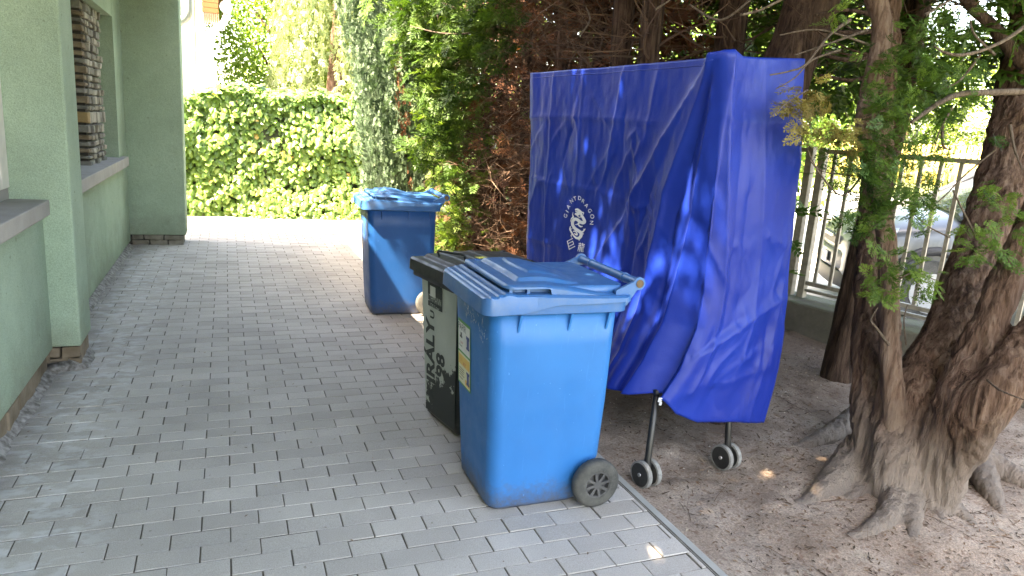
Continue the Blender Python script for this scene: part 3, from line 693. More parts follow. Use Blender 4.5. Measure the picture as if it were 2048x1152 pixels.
pb2('pale_label', [rect(-0.085, -0.025, 0.668, 0.722)], M('label_paper', (0.55, 0.54, 0.52), (0.62, 0.61, 0.58), 25, 0.6), 0.0046)
B().box(-0.062, -0.044, -0.04, 0.095, 0.738, 0.758).build('latch', m_black, bkb, bevel=0.003)
ys_ = []
for a_, b_ in ((0.150, 0.060), (0.212, 0.060), (0.205, 0.015), (0.145, 0.020)): ys_.append((a_, -b_+0.02, fblk(a_, -b_+0.02) + 0.004))
b = B(); b.add(ys_, [(0,1,2,3)]); b.build('yellow_sticker', M('yellow_label', (0.72, 0.68, 0.10), (0.8, 0.75, 0.2), 30, 0.5), blid, recalc=False)
# ------------------------------------------------------------------ folded table under a blue cover
m_tarp, nt, p, L = nmat('blue_nylon_cover'); v = coord(nt, 'Object')
c = mix(nt, ramp(nt, noise(nt, v, 3, 4), [(0.3, 0.0), (0.7, 1.0)]), (0.0026, 0.021, 0.225), (0.0042, 0.034, 0.30))
L(c, p.inputs['Base Color']); p.inputs['Roughness'].default_value = 0.38; p.inputs['Specular IOR Level'].default_value = 0.30
p.inputs['Sheen Weight'].default_value = 0.03; p.inputs['Sheen Tint'].default_value = (0.6, 0.65, 1.0, 1)
bump(nt, p, mth(nt, 'ADD', noise(nt, v, 14, 5, 0.6), mth(nt, 'MULTIPLY', noise(nt, v, 320, 2), 0.25)), 0.25, 0.012)
t_ = nt.nodes.new('ShaderNodeBsdfTranslucent'); t_.inputs[0].default_value = (0.01, 0.06, 0.6, 1)
ms = nt.nodes.new('ShaderNodeMixShader'); ms.inputs[0].default_value = 0.14
L(p.outputs[0], ms.inputs[1]); L(t_.outputs[0], ms.inputs[2]); L(ms.outputs[0], nt.nodes['Material Output'].inputs[0])

WF = 1.665; WS = 0.475                      # unwrapped widths: long front face, near end
def lerp(a, b, t): return a + (b - a)*t
def corners(z):
    """four plan corners of the hanging cover at height z: far left, near left, near right, far right"""
    k = (1.86 - z)/1.46
    p0 = np.array([1.70 + 0.075*k, 4.10 - 0.02*k])
    p1 = np.array([np.interp(z, [0.25, 0.33, 0.40, 0.54, 0.72, 0.88, 1.22, 1.55, 1.86], [1.715, 1.715, 1.735, 1.82, 1.885, 1.90, 1.882, 1.858, 1.838]), 2.43 + 0.03*k])
    bx = np.interp(z, [0.2, 0.45, 0.70, 1.1, 1.5, 1.9], [0.06, 0.085, 0.10, 0.075, 0.045, 0.0])
    p2 = np.array([2.29 + bx, 2.50 - 0.03*k]); p3 = np.array([2.18 + bx, 4.12])
    return p0, p1, p2, p3
def zbottom(m):
    xp = [0, 0.6, 1.15, 1.42, 1.54, 1.62, 1.68, 1.75, 1.84, 2.0, 2.14, 2.30, 4.0, 4.5]
    fp = [0.40, 0.36, 0.350, 0.372, 0.392, 0.425, 0.405, 0.335, 0.285, 0.262, 0.24, 0.30, 0.33, 0.40]
    return np.interp(m, xp, fp)
def ztop(m): return np.interp(m, [0, WF-0.06, WF, WF+0.06, WF+0.2, WF+WS, WF+WS+0.08, WF+WS+0.25, 4.0, 4.5], [1.851, 1.856, 1.880, 1.862, 1.872, 1.896, 1.875, 1.845, 1.84, 1.851])
def seg_d(m, h, poly):
    best = np.full(m.shape, 9.0); sg = np.zeros(m.shape); tt = np.zeros(m.shape)
    tot = 0; lens = [math.hypot(b[0]-a[0], b[1]-a[1]) for a, b in zip(poly, poly[1:])]; T = sum(lens)
    for (a, b), ln in zip(zip(poly, poly[1:]), lens):
        dx, dy = (b[0]-a[0])/ln, (b[1]-a[1])/ln
        t = np.clip((m-a[0])*dx + (h-a[1])*dy, 0, ln); ex, ey = m - a[0] - t*dx, h - a[1] - t*dy
        d = np.hypot(ex, ey); s = np.sign(dx*ey - dy*ex); u = d < best
        best = np.where(u, d, best); sg = np.where(u, s, sg); tt = np.where(u, (tot+t)/T, tt); tot += ln
    return best, sg, tt
def F_(pts): return [(a*WF, t*1.46) for a, t in pts]
CREASES = [                                # polyline, width on either side, height, fade (start, end)
    (F_([(0.975,0.0),(0.791,0.236),(0.615,0.514),(0.501,0.659),(0.40,0.80)]), 0.018, 0.14, 0.040, 1.0, 0.35),
    (F_([(0.98,0.0),(0.921,0.149),(0.829,0.386),(0.799,0.66),(0.80,1.02)]), 0.07, 0.020, 0.034, 1.0, 1.0),
    (F_([(0.99,0.02),(0.948,0.311),(0.937,0.435),(0.915,0.663),(0.905,1.05)]), 0.022, 0.06, 0.036, 0.6, 1.2),
    (F_([(0.965,0.05),(0.86,0.45),(0.862,0.7),(0.86,1.0)]), 0.03, 0.03, -0.030, 0.5, 1.1),
    (F_([(1.0,0.02),(1.035,0.43),(1.055,0.65),(1.06,0.98)]), 0.03, 0.05, 0.028, 1.0, 1.0),
    (F_([(1.01,0.10),(1.00,0.5),(0.985,0.8),(0.98,1.0)]), 0.03, 0.04, -0.030, 0.3, 1.2),
    (F_([(0.91,0.08),(0.77,0.36),(0.69,0.60),(0.66,0.95)]), 0.035, 0.05, -0.022, 0.3, 1.0),
    (F_([(0.72,0.40),(0.70,0.70),(0.69,1.05)]), 0.02, 0.05, 0.022, 0.3, 1.0),
    (F_([(0.56,0.62),(0.55,0.85),(0.56,1.05)]), 0.03, 0.03, 0.018, 0.3, 1.0),
    # packing folds
    (F_([(0.0,0.179),(0.40,0.172),(0.735,0.184)]), 0.012, 0.03, 0.010, 1.0, 0.7),
    (F_([(0.03,0.42),(0.157,0.428),(0.45,0.425),(0.686,0.445)]), 0.03, 0.012, 0.009, 1.0, 0.6),
    (F_([(0.02,0.68),(0.2,0.672),(0.449,0.661)]), 0.014, 0.03, 0.009, 1.0, 0.7),
    (F_([(0.172,0.03),(0.166,0.14),(0.144,0.47),(0.16,0.95)]), 0.014, 0.035, 0.010, 0.8, 0.8),
    (F_([(0.36,0.03),(0.35,0.3),(0.33,0.55)]), 0.030, 0.012, 0.007, 0.8, 0.6),
    (F_([(0.571,0.03),(0.55,0.16),(0.513,0.342),(0.46,0.45)]), 0.012, 0.035, 0.011, 1.0, 0.6),
    (F_([(0.74,0.03),(0.72,0.15),(0.70,0.25)]), 0.03, 0.012, 0.008, 1.0, 0.6),
    (F_([(0.42,0.10),(0.50,0.19),(0.55,0.24)]), 0.012, 0.02, 0.008, 0.8, 0.6),
    (F_([(0.62,0.24),(0.66,0.21),(0.69,0.24),(0.66,0.30)]), 0.012, 0.02, 0.010, 0.8, 0.8),
    (F_([(0.52,0.28),(0.42,0.40),(0.36,0.52)]), 0.012, 0.02, 0.007, 0.8, 0.5),
    (F_([(0.25,0.36),(0.30,0.44),(0.27,0.50)]), 0.012, 0.02, 0.008, 0.8, 0.5),
    (F_([(0.70,0.46),(0.74,0.44),(0.78,0.48),(0.75,0.56),(0.72,0.6)]), 0.014, 0.02, 0.014, 0.9, 0.8),
    (F_([(0.02,0.55),(0.07,0.45),(0.12,0.43)]), 0.015, 0.02, 0.008, 0.8, 0.8),
    # near end
    ([(WF+0.03,0.26),(WF+0.20,0.265),(WF+0.47,0.27)], 0.012, 0.03, 0.007, 1.0, 1.0),
    ([(WF+0.22,0.05),(WF+0.24,0.30),(WF+0.29,0.85),(WF+0.27,1.30)], 0.012, 0.05, 0.012, 0.5, 0.9),
    ([(WF+0.11,0.1),(WF+0.12,0.6),(WF+0.13,1.3)], 0.03, 0.03, -0.010, 0.4, 1.0),
    ([(WF+0.42,1.05),(WF+0.24,1.13),(WF+0.05,1.25)], 0.02, 0.045, 0.020, 0.8, 1.0),
    ([(WF+0.44,0.98),(WF+0.40,1.25),(WF+0.39,1.62)], 0.015, 0.035, 0.014, 0.8, 0.8),
    ([(WF+0.02,1.28),(WF+0.10,1.18),(WF+0.20,1.12)], 0.02, 0.03, -0.018, 0.8, 0.6),
    ([(WF+0.10,0.80),(WF+0.16,0.77),(WF+0.2,0.80)], 0.015, 0.02, 0.008, 0.8, 0.8),
    ([(WF+0.36,1.35),(WF+0.37,1.6)], 0.01, 0.03, 0.010, 0.8, 1.0),
    ([(WF+0.12,1.40),(WF+0.25,1.42),(WF+0.38,1.38)], 0.012, 0.03, 0.008, 0.8, 0.8),
]
_cr = np.random.default_rng(314)            # small crumples, most of them round the near corner and towards the hem
for cr_k in range(46):
    cr_m = _cr.uniform(1.0, 2.12) if cr_k < 34 else _cr.uniform(0.1, 1.2); cr_h = _cr.uniform(0.35, 1.5) if cr_k < 34 else _cr.uniform(0.1, 0.6); cr_a = _cr.normal(1.45, 0.55); cr_l = _cr.uniform(0.06, 0.22)
    cr_b = cr_a + _cr.normal(0, 0.5); cr_p1 = (cr_m + math.cos(cr_a)*cr_l, cr_h + math.sin(cr_a)*cr_l)
    CREASES.append(([(cr_m, cr_h), cr_p1, (cr_p1[0] + math.cos(cr_b)*cr_l*0.7, cr_p1[1] + math.sin(cr_b)*cr_l*0.7)], _cr.uniform(0.008, 0.015), _cr.uniform(0.02, 0.045), _cr.uniform(0.005, 0.013)*(1 if _cr.random() < 0.7 else -1), 1.0, 0.3))
def disp(m, h):
    d = np.zeros(m.shape)
    for poly, wl, wr, amp, f0, f1 in CREASES:
        r, s, t = seg_d(m, h, poly)
        w = np.where(s > 0, wl, wr)
        end = sstep(0, 0.05, t)*0 + 1
        d += amp*(f0 + (f1 - f0)*t)*np.exp(-(r/w)**0.95)
    # soft quilting between folds, growing downwards
    Q = np.stack([m*5.0, h*2.2, 0*m], -1)
    d += 0.010*vnoise(Q, 1.0, 5) + 0.0035*vnoise(Q, 3.1, 6) + 0.0015*vnoise(Q, 8.0, 8)
    d += 0.012*np.sin(m*38 + 2.5*vnoise(Q, 0.6, 9))*sstep(0.7, 1.4, h)*sstep(0.8, 1.2, m)*(1 - sstep(WF+0.05, WF+0.2, m))
    d += 0.085*sstep(0.45, 1.40, h)*np.exp(-((m-1.43)/0.16)**2)*(1 - sstep(WF-0.20, WF+0.02, m)) + 0.035*sstep(0.6, 1.4, h)*sstep(0.2, 0.8, m)*(1-sstep(1.2, 1.5, m))
    # keep the printed emblem nearly flat
    k = np.exp(-(((m-0.60)/0.17)**2 + ((h-0.82)/0.19)**2)**2)
    return d*(1 - 0.80*k)
def tarp_point(m, h, off=0.0):
    m = np.atleast_1d(np.asarray(m, float)); h = np.atleast_1d(np.asarray(h, float))
    out = np.zeros(m.shape + (3,)); dd = disp(m, h)
    per = 2*(WF + WS)
    for i in range(m.size):
        z = ztop(m[i]) - h[i]; c = corners(z); mm = m[i] % per
        if mm < WF: a, b, t = c[0], c[1], mm/WF
        elif mm < WF + WS: a, b, t = c[1], c[2], (mm - WF)/WS
        elif mm < 2*WF + WS: a, b, t = c[2], c[3], (mm - WF - WS)/WF
        else: a, b, t = c[3], c[0], (mm - 2*WF - WS)/WS
        P = a + (b - a)*t; e = b - a; nrm = np.array([e[1], -e[0]]); nrm = nrm/np.linalg.norm(nrm)
        if nrm @ (P - np.array([2.0, 3.3])) < 0: nrm = -nrm
        # blend normals at corners
        cen = P - np.array([2.0, 3.3]); edge = min(t, 1-t)*np.linalg.norm(e)
        k = max(0, 1 - edge/0.04)*0.5
        cc = cen/np.linalg.norm(cen); nrm = nrm*(1-k) + cc*k
        out[i, :2] = P + nrm*(dd[i] + off - 0.012*k); out[i, 2] = z
    return out
table = thing('covered_table', 'folded table on twin wheels under a creased blue cover', 'table', (0, 0, 0))
per = 2*(WF + WS); NM = 300; NH = 124; NC = 8
ms_ = np.concatenate([np.linspace(0, WF, 200, endpoint=False), np.linspace(WF, WF+WS, 76, endpoint=False), np.linspace(WF+WS, 2*WF+WS, 60, endpoint=False), np.linspace(2*WF+WS, per, 24, endpoint=False)]); NM = len(ms_)
rows = []
hs = np.linspace(0, 1, NH)
for t in hs:
    hh_ = t*(ztop(ms_) - zbottom(ms_)); rows.append(tarp_point(ms_, hh_))
rows[0][:, 2] -= 0.004
top = rows[0]; cen0 = np.array([1.94, 4.0]); cen1 = np.array([2.05, 2.60])
cap = []
for k in range(NC):                        # top sheet, slightly sagging between the two table halves
    f = k/NC; R0 = top.copy(); s = np.clip(((top[:, :2]-cen0) @ (cen1-cen0))/((cen1-cen0) @ (cen1-cen0)), 0, 1)
    cl = cen0 + s[:, None]*(cen1-cen0); R0[:, :2] = cl + (top[:, :2]-cl)*f; R0[:, 2] = top[:, 2] - 0.002 - 0.055*(1-f)**1.5*(0.5 + 0.5*np.sin(s*3.1)); cap.append(R0)
allr = cap + rows; Vt = np.concatenate(allr)
nr = len(allr); F = []
for i in range(nr-1):
    a = np.arange(NM); F.append(np.stack([i*NM+a, i*NM+(a+1) % NM, (i+1)*NM+(a+1) % NM, (i+1)*NM+a], -1))
cover = obj_np('cover', Vt, np.concatenate(F)[:, ::-1], m_tarp, table, smooth=True)
sm_ = cover.modifiers.new('thick', 'SOLIDIFY'); sm_.thickness = 0.002; sm_.offset = -1
# the emblem, printed white on the long side (outline drawn on the unwrapped cloth)
def lg(x, y):                              # emblem drawing units -> cloth metres
    a, b = x/1075.0, y/1152.0
    m0 = lerp(lerp(0.2282, 0.9657, a), lerp(0.3006, 1.0314, a), b); h0 = lerp(lerp(0.6482, 0.5813, a), lerp(1.0851, 0.9486, a), b)
    return m0, h0
emb = B()
def put_poly(pts2, faces=None):
    mh = np.array([lg(*q) for q in pts2]); P = tarp_point(mh[:, 0], mh[:, 1], 0.0035)
    emb.add(P, faces or [tuple(range(len(pts2)))])
m_print = M('white_print', (0.66, 0.67, 0.70), (0.74, 0.75, 0.78), 30, 0.5)
for ch, (x, y), ang in zip('GIANTDRAGON', [(318,462),(345,393),(368,322),(424,235),(478,198),(548,190),(598,235),(641,302),(685,380),(712,467),(700,562)], [66,58,50,32,12,-10,-28,-44,-60,-76,-92]):
    V2, F2 = text_poly(ch, 88); a = R(ang); c_, s_ = math.cos(a), math.sin(a)
    put_poly([(x + (q[0]*c_*0.82 - q[1]*s_*0.82), y - (q[0]*s_ + q[1]*c_)) for q in V2], F2)
for ch, (x, y), ang, sz in (('巨', (392, 905), 22, 175), ('龍', (548, 955), -8, 150)):
    V2, F2 = text_poly(ch, sz); a = R(ang); c_, s_ = math.cos(a), math.sin(a)
    put_poly([(x + (q[0]*c_*0.72 - q[1]*s_*0.72), y - (q[0]*s_ + q[1]*c_)) for q in V2], F2)
def ribbon(pts, wd):                       # brush stroke of varying width
    pts = np.array(pts, float); n = len(pts)
    tq = np.linspace(0, n-1, (n-1)*4+1); px = np.interp(tq, range(n), pts[:, 0]); py = np.interp(tq, range(n), pts[:, 1]); ww = np.interp(tq, range(n), wd)
    for _ in range(2): px[1:-1] = (px[:-2]+2*px[1:-1]+px[2:])/4; py[1:-1] = (py[:-2]+2*py[1:-1]+py[2:])/4
    tx, ty = np.gradient(px), np.gradient(py); l_ = np.hypot(tx, ty)+1e-9; nx, ny = -ty/l_, tx/l_
    A = np.stack([px+nx*ww/2, py+ny*ww/2], -1); Bq = np.stack([px-nx*ww/2, py-ny*ww/2], -1)
    k = len(px); put_poly(list(map(tuple, A)) + list(map(tuple, Bq)), [(i, i+1, k+i+1, k+i) for i in range(k-1)])
ribbon([(470,365),(505,358),(540,385),(560,440),(590,500),(608,545),(585,568),(540,555),(500,515),(455,505),(420,545),(420,605),(455,655),(510,690),(548,720),(545,765),(515,805),(470,800),(430,765)], [22,34,40,38,42,48,50,50,48,46,46,46,48,50,50,48,44,32,10])
ribbon([(462,425),(500,440),(525,425),(545,400)], [26,44,40,14]); ribbon([(470,385),(500,400),(525,410)], [8,30,20])
ribbon([(545,375),(570,405),(598,408),(592,440)], [16,20,18,6]); ribbon([(495,455),(520,480),(550,478),(555,455)], [10,14,12,5])
ribbon([(437,400),(428,445),(440,478),(405,500),(388,550)], [5,12,22,14,5]); ribbon([(520,570),(500,590),(460,592)], [34,22,6]); ribbon([(510,600),(545,628),(575,615)], [22,22,8])
ribbon([(385,620),(375,665),(395,705),(430,765),(470,805)], [12,22,26,22,24]); ribbon([(395,665),(420,650)], [16,5]); ribbon([(425,700),(450,690),(480,715),(490,755),(460,745),(440,725)], [12,16,18,20,22,8])
ribbon([(540,705),(575,705),(595,675),(612,655)], [30,24,18,8]); ribbon([(580,680),(600,688),(580,655)], [14,12,6]); ribbon([(550,735),(590,735)], [22,8]); ribbon([(555,750),(548,785)], [14,5]); ribbon([(410,745),(388,758),(402,795)], [14,14,5]); ribbon([(512,800),(516,842)], [34,6]); ribbon([(600,520),(620,548)], [20,6])
emb.build('printed_emblem', m_print, cover, recalc=False)
# hem seam along the top edge and the buckle at the corner
hm = tarp_point(np.linspace(0.02, WF-0.03, 120), np.full(120, 0.032), 0.0005)
B().tube(hm, 0.0022, 5).build('hem_seam', m_tarp, cover)
bc = at(1320, 800, 3.12)
kb_ = B(); ax = np.array([[0.93, -0.36, 0.0], [0.33, 0.85, 0.42], [-0.15, -0.39, 0.91]])
kb_.obox(bc, ax, 0.0085, 0.003, 0.013).obox(bc + ax[0]*0.006 - ax[2]*0.022, ax, 0.0065, 0.0028, 0.010)
kb_.build('buckle', m_print, cover, bevel=0.0025)
# table inside: two halves, undercarriage posts, castors
m_top = M('table_board', (0.02, 0.06, 0.05), (0.03, 0.08, 0.06), 5, 0.5); m_steel = M('black_steel', (0.012, 0.012, 0.013), (0.02, 0.02, 0.02), 20, 0.4)
for x in (1.93, 2.12): B().obox((x, 3.30, 1.10), np.array([[0.0721, -0.9974, 0], [0.9974, 0.0721, 0], [0, 0, 1]]), 0.70, 0.011, 0.68).build('table_half', m_top, table)
m_cream_t = M('pale_tyre', (0.15, 0.147, 0.14), (0.24, 0.236, 0.225), 40, 0.85, 0.4, 120); m_cwheel = M('black_castor', (0.016, 0.017, 0.017), (0.028, 0.028, 0.028), 30, 0.5)
def castor(px, py, ppx, ptop, r):
    P = onground(px, py); base = np.array([P[0], P[1], -0.016])
    ax_ = np.array([0.984, 0.178, 0]); aim = np.array([-0.178, 0.984, 0])      # axle and rolling directions
    for s in (-1, 1):
        c = base + ax_*s*0.028 + np.array([0, 0, r]); sg = 30
        ring = lambda q, o: [c + ax_*o + aim*q*math.cos(2*math.pi*k/sg) + np.array([0, 0, 1])*q*math.sin(2*math.pi*k/sg) for k in range(sg)]
        w = B(); w.loft([ring(r*0.86, -0.012), ring(r, -0.010), ring(r, 0.010), ring(r*0.86, 0.012), ring(r*0.86, -0.012)], False, False); tyre = w.build('castor_wheel', m_cream_t, table)
        d = B(); d.loft([ring(r*0.87, -0.0115), ring(r*0.8, -0.0115), ring(r*0.74, -0.004), ring(r*0.74, 0.004), ring(r*0.8, 0.0115), ring(r*0.87, 0.0115)], True, False)
        for k in range(5):
            a = 2*math.pi*k/5; e = aim*math.cos(a) + np.array([0, 0, 1])*math.sin(a)
            d.obox(c + e*r*0.45, (e, ax_, np.cross(e, ax_)), r*0.32, 0.009, 0.004)
        d.build('castor_disc', m_cwheel, tyre)
        hb_ = B(); hb_.tube([c - ax_*0.016, c + ax_*0.016], 0.009, 10); hb_.build('axle_nut', M('axle_steel', (0.35, 0.35, 0.36), None, rough=0.4, metal=0.8), tyre)
    B().obox(base + np.array([0, 0, r + 0.012]), (ax_, aim, (0, 0, 1)), 0.012, 0.016, 0.040).build('fork', m_steel, table, bevel=0.004)
    B().tube([base + [0, 0, r*0.9], base + [0, 0, r + 0.05], (base[0] + ppx[0], base[1] + ppx[1], ptop)], 0.0155, 12).build('post', m_steel, table)
castor(1290, 965, (0.07, 0.09), 0.62, 0.062); castor(1450, 930, (-0.03, 0.04), 0.60, 0.062)
for x, y in ((1.80, 3.92), (2.12, 3.95)):
    B().tube([(x, y, 0.02), (x, y, 0.7)], 0.0155, 10).build('post', m_steel, table)
    B().tube([(x, y - 0.02, 0.062), (x, y + 0.02, 0.062)], 0.062, 20).build('castor_wheel', m_cream_t, table)
B().tube([(1.745, 2.52, 0.42), (2.23, 2.57, 0.42)], 0.014, 8).build('cross_bar', m_steel, table)
# ------------------------------------------------------------------ street wall, fence, car, far fence
m_conc, nt, p, L = nmat('mossy_concrete'); w = coord(nt, 'World')
c = ramp(nt, noise(nt, w, 3, 6, 0.65), [(0.3, (0.055, 0.049, 0.039)), (0.7, (0.135, 0.122, 0.10))])
sx = nt.nodes.new('ShaderNodeSeparateXYZ'); L(nt.nodes.new('ShaderNodeNewGeometry').outputs['Normal'], sx.inputs[0])
c = mix(nt, mth(nt, 'MULTIPLY', ramp(nt, noise(nt, w, 9, 5, 0.6), [(0.35, 0.0), (0.65, 0.9)]), mth(nt, 'MAXIMUM', sx.outputs[2], 0.15)), c, (0.075, 0.088, 0.04))
L(c, p.inputs['Base Color']); p.inputs['Roughness'].default_value = 0.95; bump(nt, p, noise(nt, w, 30, 6, 0.7), 0.7, 0.02)
AX = np.array([[SD[0], SD[1], 0], [SN[0], SN[1], 0], [0, 0, 1.0]])
def sbox(b, s0, s1, o0, o1, z0, z1):
    c = np.array(street((s0+s1)/2, (o0+o1)/2, (z0+z1)/2)); b.obox(c, AX, abs(s1-s0)/2, abs(o1-o0)/2, (z1-z0)/2); return b
bw = sbox(B(), -6, 5.5, 0.0, 0.42, -0.2, 0.295).build('low_wall', m_conc, bevel=0.02)
tag(bw, 'low mossy concrete wall under the metal street fence', 'wall')
m_fence = M('fence_paint', (0.19, 0.17, 0.135), (0.28, 0.255, 0.21), 20, 0.55, 0.2, 120, metal=0.2, kind='World')
fence = thing('street_fence', 'brown metal bar fence standing on the low concrete wall', 'fence')
O = 0.24
for s in (-4.75, -2.4, -0.06, 2.25, 4.6):
    for ds in (-0.055, 0.055): sbox(B(), s+ds-0.03, s+ds+0.03, O-0.03, O+0.03, 0.20, 1.54).build('post', m_fence, fence, bevel=0.004)
spans = [(-4.66, -2.49), (-2.31, -0.15), (0.03, 2.16), (2.34, 4.5)]
for s0, s1 in spans:
    for z0, z1 in ((0.405, 0.440), (0.350, 0.375), (1.495, 1.53)): sbox(B(), s0, s1, O-0.018, O+0.018, z0, z1).build('rail', m_fence, fence, bevel=0.003)
    n = int(round((s1-s0)/0.135))
    for k in range(n):
        s = s0 + (k+0.5)*(s1-s0)/n; sbox(B(), s-0.013, s+0.013, O-0.010, O+0.010, 0.438, 1.497).build('bar', m_fence, fence)

# parked car
m_paint, nt, p, L = nmat('silver_white_car_paint'); p.inputs['Base Color'].default_value = (0.075, 0.083, 0.093, 1); p.inputs['Roughness'].default_value = 0.28; p.inputs['Metallic'].default_value = 0.25; p.inputs['Coat Weight'].default_value = 0.3
m_blackp = M('black_trim', (0.012, 0.012, 0.013), (0.02, 0.02, 0.02), 20, 0.5); m_lamp = M('lamp_glass', (0.42, 0.46, 0.50), (0.2, 0.22, 0.25), 14, 0.1, spec=0.8)
m_plate = M('number_plate', (0.72, 0.72, 0.72), None, rough=0.4); m_alloy = M('alloy', (0.45, 0.46, 0.47), None, rough=0.3, metal=0.7)
m_chrome = M('chrome_trim', (0.6, 0.6, 0.62), None, rough=0.15, metal=1.0)
car = thing('parked_car', 'silver white car parked in the street behind the metal fence', 'car', (6.24, 6.0, -0.10), math.atan2(0.56, -0.83))
# local: x forward (nose at 0, body towards -x), y left, z up
def csec(x, w, zb, zt, sh, r=0.10):        # body section: half width w, shoulder height sh
    return [(x, -w*0.86, zb), (x, w*0.86, zb), (x, w*0.97, zb+0.12), (x, w, (zb+sh)/2), (x, w*0.97, sh-0.05), (x, w*0.90, sh), (x, w*0.62, zt), (x, 0, zt+0.015), (x, -w*0.62, zt), (x, -w*0.90, sh), (x, -w*0.97, sh-0.05), (x, -w, (zb+sh)/2), (x, -w*0.97, zb+0.12)]
body = [csec(0.0, 0.66, 0.30, 0.74, 0.70), csec(-0.07, 0.78, 0.24, 0.84, 0.80), csec(-0.25, 0.86, 0.22, 0.95, 0.90), csec(-0.7, 0.89, 0.22, 1.05, 0.97), csec(-1.10, 0.90, 0.22, 1.12, 1.02), csec(-2.2, 0.91, 0.20, 1.10, 1.03), csec(-3.6, 0.90, 0.22, 1.10, 1.04), csec(-4.15, 0.87, 0.25, 1.06, 1.0), csec(-4.3, 0.78, 0.35, 0.95, 0.9)]
cb = B().loft(body).build('body', m_paint, car); cb.modifiers.new('s', 'SUBSURF').render_levels = 2; cb.modifiers['s'].levels = 1
def gsec(x, w0, w1, z0, z1): return [(x, -w0, z0), (x, -w1, z1-0.06), (x, -w1*0.8, z1), (x, w1*0.8, z1), (x, w1, z1-0.06), (x, w0, z0)]
gl = B().loft([gsec(-0.98, 0.80, 0.78, 1.04, 1.12), gsec(-1.75, 0.83, 0.66, 1.02, 1.58), gsec(-2.4, 0.83, 0.66, 1.02, 1.62), gsec(-3.4, 0.82, 0.64, 1.02, 1.60), gsec(-4.1, 0.78, 0.62, 1.0, 1.2)]).build('windows', m_glass, car)
rfc = B().loft([[(x, -w, z-0.05), (x, -w*0.85, z), (x, w*0.85, z), (x, w, z-0.05), (x, w*0.9, z-0.09), (x, -w*0.9, z-0.09)] for x, w, z in ((-1.62, 0.70, 1.53), (-1.9, 0.70, 1.615), (-2.5, 0.70, 1.645), (-3.4, 0.68, 1.625), (-3.7, 0.66, 1.55))]).build('roof', m_paint, car)
for s in (-1, 1):
    for pts in ([(-0.98, 0.80, 1.06), (-1.7, 0.70, 1.56)], [(-2.45, 0.83, 1.04), (-2.5, 0.69, 1.58)], [(-4.1, 0.79, 1.05), (-3.6, 0.66, 1.58)]):
        B().tube([(x, s*y, z) for x, y, z in pts], 0.035, 8).build('pillar', m_paint, car)
    for x in (-0.80, -3.45):
        wt = B(); sg = 28
        for o0, o1, r0 in ((0.72, 0.91, 0.32),): wt.tube([(x, s*o0, 0.32), (x, s*o1, 0.32)], r0, sg)
        tw = wt.build('wheel', m_rubber, car); B().tube([(x, s*0.88, 0.32), (x, s*0.918, 0.32)], 0.20, 20).build('rim', m_alloy, tw)
        arch = B().tube([(x + 0.40*math.cos(R(a)), s*0.885, 0.34 + 0.40*math.sin(R(a))) for a in range(-10, 191, 20)], 0.045, 8).build('wheel_arch', m_blackp, car)
    hl = B(); hl.loft([[(-0.045, s*0.40, 0.70), (-0.05, s*0.40, 0.80), (-0.12, s*0.42, 0.83)], [(-0.13, s*0.72, 0.71), (-0.14, s*0.735, 0.83), (-0.2, s*0.70, 0.88)], [(-0.40, s*0.885, 0.80), (-0.42, s*0.885, 0.88), (-0.45, s*0.84, 0.93)]], False, True); hl = hl.build('headlight', m_lamp, car); hl.location = (0.018, 0, 0)
    B().obox((-1.30, s*0.98, 1.12), np.eye(3), 0.07, 0.10, 0.065).build('side_mirror', m_paint, car, bevel=0.02)
B().obox((-0.005, 0, 0.70), np.eye(3), 0.03, 0.34, 0.05).build('grille', m_blackp, car, bevel=0.01)
B().loft([[(-0.05, -0.70, z0), (0.035, -0.35, z0), (0.045, 0, z0), (0.035, 0.35, z0), (-0.05, 0.70, z0), (-0.20, 0.70, z0), (-0.20, -0.70, z0)] for z0 in (0.24, 0.40)]).build('lower_grille', m_blackp, car, bevel=0.01)
B().loft([[(-0.10, -0.80, z0), (0.03, -0.42, z0), (0.06, 0, z0), (0.03, 0.42, z0), (-0.10, 0.80, z0), (-0.35, 0.885, z0), (-0.35, -0.885, z0)] for z0 in (0.415, 0.60)]).build('bumper', m_paint, car, bevel=0.02)
pt_ = B().obox((0.067, 0, 0.50), np.eye(3), 0.006, 0.26, 0.057).build('number_plate', m_plate, car)
fp = face_put(pt_, (0.074, 0, 0.50), (0, 1, 0), (0, 0, 1), (1, 0, 0)); [fp('character', [rect(q-0.012, q+0.012, -0.035, 0.035)], m_ink, 0.001) for q in (-0.19, -0.13, -0.07, 0.05, 0.12, 0.19)]
B().obox((0.045, 0, 0.74), np.eye(3), 0.01, 0.30, 0.012).build('chrome_strip', m_chrome, car)

# yellow paling fence across the street
m_yel = M('yellow_paling', (0.55, 0.40, 0.10), (0.65, 0.50, 0.17), 5, 0.7, kind='World')
yf = thing('paling_fence', 'yellow wooden paling fence across the sunny street', 'fence')
for k in range(96):
    s = -33.0 + k*0.31; hgt = 2.25 + 0.06*random.random()
    b = B(); c = [street(s-0.10, 40.0, 0), street(s+0.10, 40.0, 0), street(s+0.10, 40.04, 0), street(s-0.10, 40.04, 0)]
    lo = [(q[0], q[1], -0.05) for q in c]; hi = [(q[0], q[1], hgt) for q in c]; b.loft([lo, hi]).build('paling', m_yel, yf)
for z in (0.5, 1.7): sbox(B(), -33.3, -3.0, 40.05, 40.12, z, z+0.12).build('rail', m_yel, yf)

